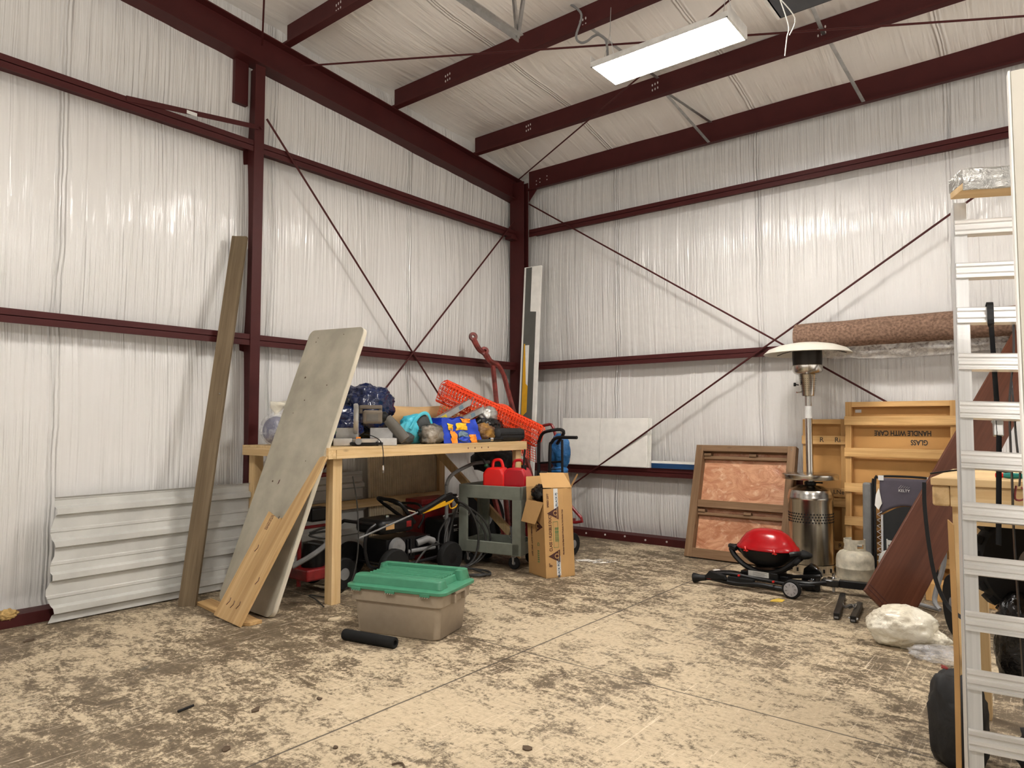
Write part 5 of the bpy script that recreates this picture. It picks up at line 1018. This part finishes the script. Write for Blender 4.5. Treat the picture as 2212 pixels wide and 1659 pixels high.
bag('black_sack','shiny black sack hanging under the right workbench','sack','blkbag',(5.72,-3.72,.48),(.10,.10,.20),86,flat=None); bag('black_tool_bag','black cloth bag on the floor under the right workbench','bag','blkcloth',(5.92,-3.95,.0+.10),(.22,.14,.12),87,flat=.002)
bag('black_bag','black cloth bag bulging out left of the ramp foot','bag','blkcloth',(5.50,-4.0,.17),(.11,.14,.21),88,flat=.002,amp=.1,pw=.8)
t=thing('trailer_wheel','narrow black tyre standing by the bench leg','tyre',frame((5.30,-1.95,.215),(.92,.38,0),(0,0,1))); bt,bh=B(),B(); wheel(bt,bh,(0,0,0),(0,0,1),.213,.11,36); obj('tyre',bt,'rubber',t,smooth=True); obj('rim',bh,'greyf',t)
b=B(); tube(b,[(5.10,-1.35,.03),(5.06,-1.3,.10),(5.12,-1.25,.35),(5.13,-1.25,.52)],.018,8,4); tube(b,[(4.85,-1.2,.03),(5.10,-1.35,.03)],.015,8,2); tag(obj('steel_lever',b,'greyf',smooth=True),'curved grey steel lever on the floor behind the brown board','lever')
b=B(); box(b,(4.95,-.95,0),(5.5,-.75,.14)); tag(obj('wood_block',b,'crate',bev=.004),'low wooden block on the floor behind the brown board','wood block')
b=B(); tube(b,[(5.42,-4.12,1.20),(5.42,-4.13,1.10),(5.43,-4.13,.95),(5.45,-4.13,.80),(5.49,-4.15,.70),(5.55,-4.18,.655),(5.60,-4.2,.64)],.012,4,6,None,(.011,.003)); tag(obj('hanging_strap',b,'blk'),'black webbing strap looping down from the bench corner','strap')
b=B(); tube(b,[(5.435,-4.06,1.235),(5.60,-3.98,1.26),(5.72,-3.9,1.24)],.004,5,4); tag(obj('thin_cord',b,'blk'),'thin black cord trailing over the bench corner','cord')
b=B(); prism(b,[(0,0),(.018,0),(.024,.5),(.020,1.0),(0.0,1.02),(.006,.5)],-.02,.0,None,1); o=tag(obj('cardboard_strip',b,'card'),'torn cardboard strip standing along the left rail of the ramp','cardboard'); o.location=(5.525,-4.30,.05)
# ---------------- aluminium ramp ----------------
d_=V((-.019,.25,.967)).normalized(); e_=V((math.cos(.255),math.sin(.255),0)); P5=V((5.582,-4.386,1.353)); foot=P5-d_*(P5.z/d_.z-.003)
m=frame(foot,d_,e_); t=thing('aluminium_ramp','silver aluminium loading ramp with ribbed rungs leaning against the right workbench','loading ramp',m); Lr=(2.40)/d_.z
K=(P5-foot).length
for x0,s in ((0,1),(.46,-1)):
    b=B(); box(b,(x0,0,0),(x0+s*.005,.075,Lr)); box(b,(x0,.0,0),(x0+s*.048,.005,Lr)); box(b,(x0,.070,0),(x0+s*.048,.075,Lr)); obj('rail',b,'aluz',t,bev=.001)
for k in range(-7,6):
    z=K+.2*k
    if z<.06 or z>Lr-.02: continue
    b=B(); y0=-.012
    prof=[(y0,z-.072),(.02,z-.072),(.02,z-.002),(y0+.006,z-.002),(y0,z-.008),(y0,z-.020),(y0+.007,z-.024),(y0+.007,z-.034),(y0,z-.038),(y0,z-.050),(y0+.007,z-.054),(y0+.007,z-.060),(y0,z-.064)]
    prism(b,prof,.003,.457,None,0); obj('rung',b,'alu',t)
def strap(label,pts,w_=.014,buckle=None,mt_='blk'):
    tt=thing('ratchet_strap',label,'strap',m,'black straps hanging on the ramp'); b=B(); tube(b,pts,.01,4,5,None,(.0025,w_)); obj('webbing',b,mt_,tt)
    if buckle: b=B(); box(b,(buckle[0]-.016,buckle[1]-.012,buckle[2]-.03),(buckle[0]+.016,buckle[1]+.014,buckle[2]+.03)); tube(b,[(buckle[0],buckle[1],buckle[2]),(buckle[0]-.02,buckle[1],buckle[2]+.03)],.006,6); obj('buckle',b,'galv',tt,bev=.004)
    return tt
strap('black strap hanging from the third visible rung with a metal buckle',[(.115,.025,K+.60),(.115,-.016,K+.61),(.115,-.018,K+.52),(.125,.025,K+.49),(.135,.03,K+.1),(.135,.03,K+.06),(.12,.03,K-.35)],.016,(.135,.035,K+.10))
strap('wide black strap hanging down the right part of the ramp',[(.20,.03,K+.58),(.195,.03,K+.40),(.175,.035,K+.2),(.172,.035,K-.1),(.17,.035,K-.3),(.175,.035,K-.6),(.18,.035,K-.9),(.185,.035,K-1.15)],.018)
st_=strap('black strap with a steel hook hanging beside the wide one',[(.19,.06,K+.3),(.195,.05,K+.05),(.20,.04,K-.05),(.195,.04,K-.12)],.015); b=B(); tube(b,[(.185,.04,K-.12),(.18,.04,K-.17),(.205,.04,K-.17),(.215,.04,K-.14),(.20,.04,K-.125)],.004,6,4); obj('hook',b,'redrust',st_)
# beam on top + right edge panel
mb_=frame((5.575,-4.22,2.392),(0,0,1),(.80,.60,0)); t=thing('foil_wrapped_beam','wooden beam wrapped in foil resting across the top of the ramp','beam',frame((5.60,-4.255,2.405),(0,0,1),(.90,.43,0)))
b=B(); box(b,(0,-.03,.002),(1.2,.10,.03)); obj('beam',b,'pinex',t,bev=.002)
b=B(); box(b,(.0,-.032,.031),(1.19,.11,.085)); obj('foil_core',b,'foil',t)
b=B(); sheetgrid(b,lambda u,v:(1.2*u,-.035-.008*noise.noise(V((u*14,v*4,0))),-.002+.09*v+.010*noise.noise(V((u*8,v,3)))*v),50,8); sheetgrid(b,lambda u,v:(1.2*u,-.035+.15*v,.088+.010*noise.noise(V((u*8,1,3)))),50,3); obj('foil_wrap',b,'foil',t,smooth='all',solid=.003)
t=thing('tall_white_board','tall off white panel standing at the right edge of the photo','panel',T(5.822,-5.19,0)@RZ(.15)); b=B(); box(b,(0,0,0),(.45,.035,2.47)); obj('panel',b,'cream',t,bev=.004); b=B(); box(b,(-.006,-.001,0),(-.001,.036,2.47)); obj('edge_trim',b,'white',t)
# ---------------- floor litter ----------------
b=B(); blob(b,(5.02,-2.38,.12),(.20,.15,.14),.11,2.0,91,5,.002,.3); blob(b,(5.12,-2.36,.08),(.17,.06,.06),.2,3,92,4,.002,-.3); tag(obj('milky_bag',b,'milky',smooth='all'),'crumpled milky white plastic bag on the floor by the brown board','bag')
b=B(); blob(b,(5.26,-2.56,.035),(.17,.12,.04),.25,3,93,4,.002,.3); tag(obj('clear_bag',b,'clear',smooth='all'),'flat clear plastic bag on the floor beside the milky bag','bag')
def scrap(name,label,cat,mat,x,y,s,seed,th=.006):
    rnd=random.Random(seed); n=7; P=[(s*(.5+.6*rnd.random())*math.cos(2*PI*k/n)*(1.3),s*(.4+.5*rnd.random())*math.sin(2*PI*k/n)) for k in range(n)]
    b=B(); prism(b,P,.0,th); o=obj(name,b,mat); o.location=(x,y,.001); o.rotation_euler=(0,0,rnd.random()*3); tag(o,label,cat)
scrap('dry_leaf','yellow leaf on the floor in front of the grill wheel','leaf','leaf',4.01,-1.73,.075,1,.004); scrap('red_chip','small red chip on the floor left of the ramp','chip','redmet',5.29,-2.70,.03,2); scrap('white_scrap','torn white paper scrap on the floor by the ramp','paper','white',5.34,-2.83,.06,3,.003)
k_=N('white_powder_dusting',.85,0,.1); k_.col((.85,.82,.76)); k_.l(k_.ramp(k_.noise(9,None,5,.7,.8),[(.47,0.),(.58,1.)]),k_.b.inputs['Alpha']); M['spill']=k_.m
scrap('powder_patch','white powder patch on the floor right of the duct box','powder','spill',2.02,-1.25,.21,4,.0015); scrap('paper_scrap','thin white scrap behind the folded grill stand','paper','white',3.16,-.92,.05,5,.003)
scrap('dry_leaf','pale dry leaf on the floor below the front bench leg','leaf','ribp',1.62,-4.34,.05,6,.01)
for i,(x,y,s,l_) in enumerate(((2.78,-5.31,.03,'dark twig crumb on the floor before the tote'),(2.93,-5.91,.05,'dry leaf litter at the bottom left of the floor'),(.44,-5.93,.06,'dark dry leaf on the floor by the left wall foot'),(2.65,-5.60,.06,'clump of dark litter on the open floor, lower middle'),(3.98,-5.07,.05,'dark litter clump near the bottom centre of the floor'),(3.3,-5.6,.03,'small dark crumb near the floor joint'))):
    scrap('litter',l_,'litter','bark',x,y,s*.55,20+i,.006)
b=B(); tube(b,[(2.35,-5.77,.006),(2.37,-5.86,.008)],.006,6); tag(obj('twig',b,'blk'),'short black twig on the floor at the lower left','twig')
b=B(); tube(b,[(0,0,0),(.04,.02,.01),(.09,-.01,.006)],.005,5,3); o=tag(obj('twig',b,'bark'),'curled brown twig near the bottom edge of the floor','twig'); o.location=(3.62,-5.55,.006)
# torn insulation at lower left
b=B(); blob(b,(-.02,-5.93,.09),(.03,.06,.04),.3,3,95,4,.004); tag(obj('torn_insulation',b,plain('yellow_insulation',(.45,.30,.12),.95,0,.1,.4,30,.8),smooth='all'),'torn yellow insulation hanging out at the foot of the left wall','insulation')
bpy.context.view_layer.update()
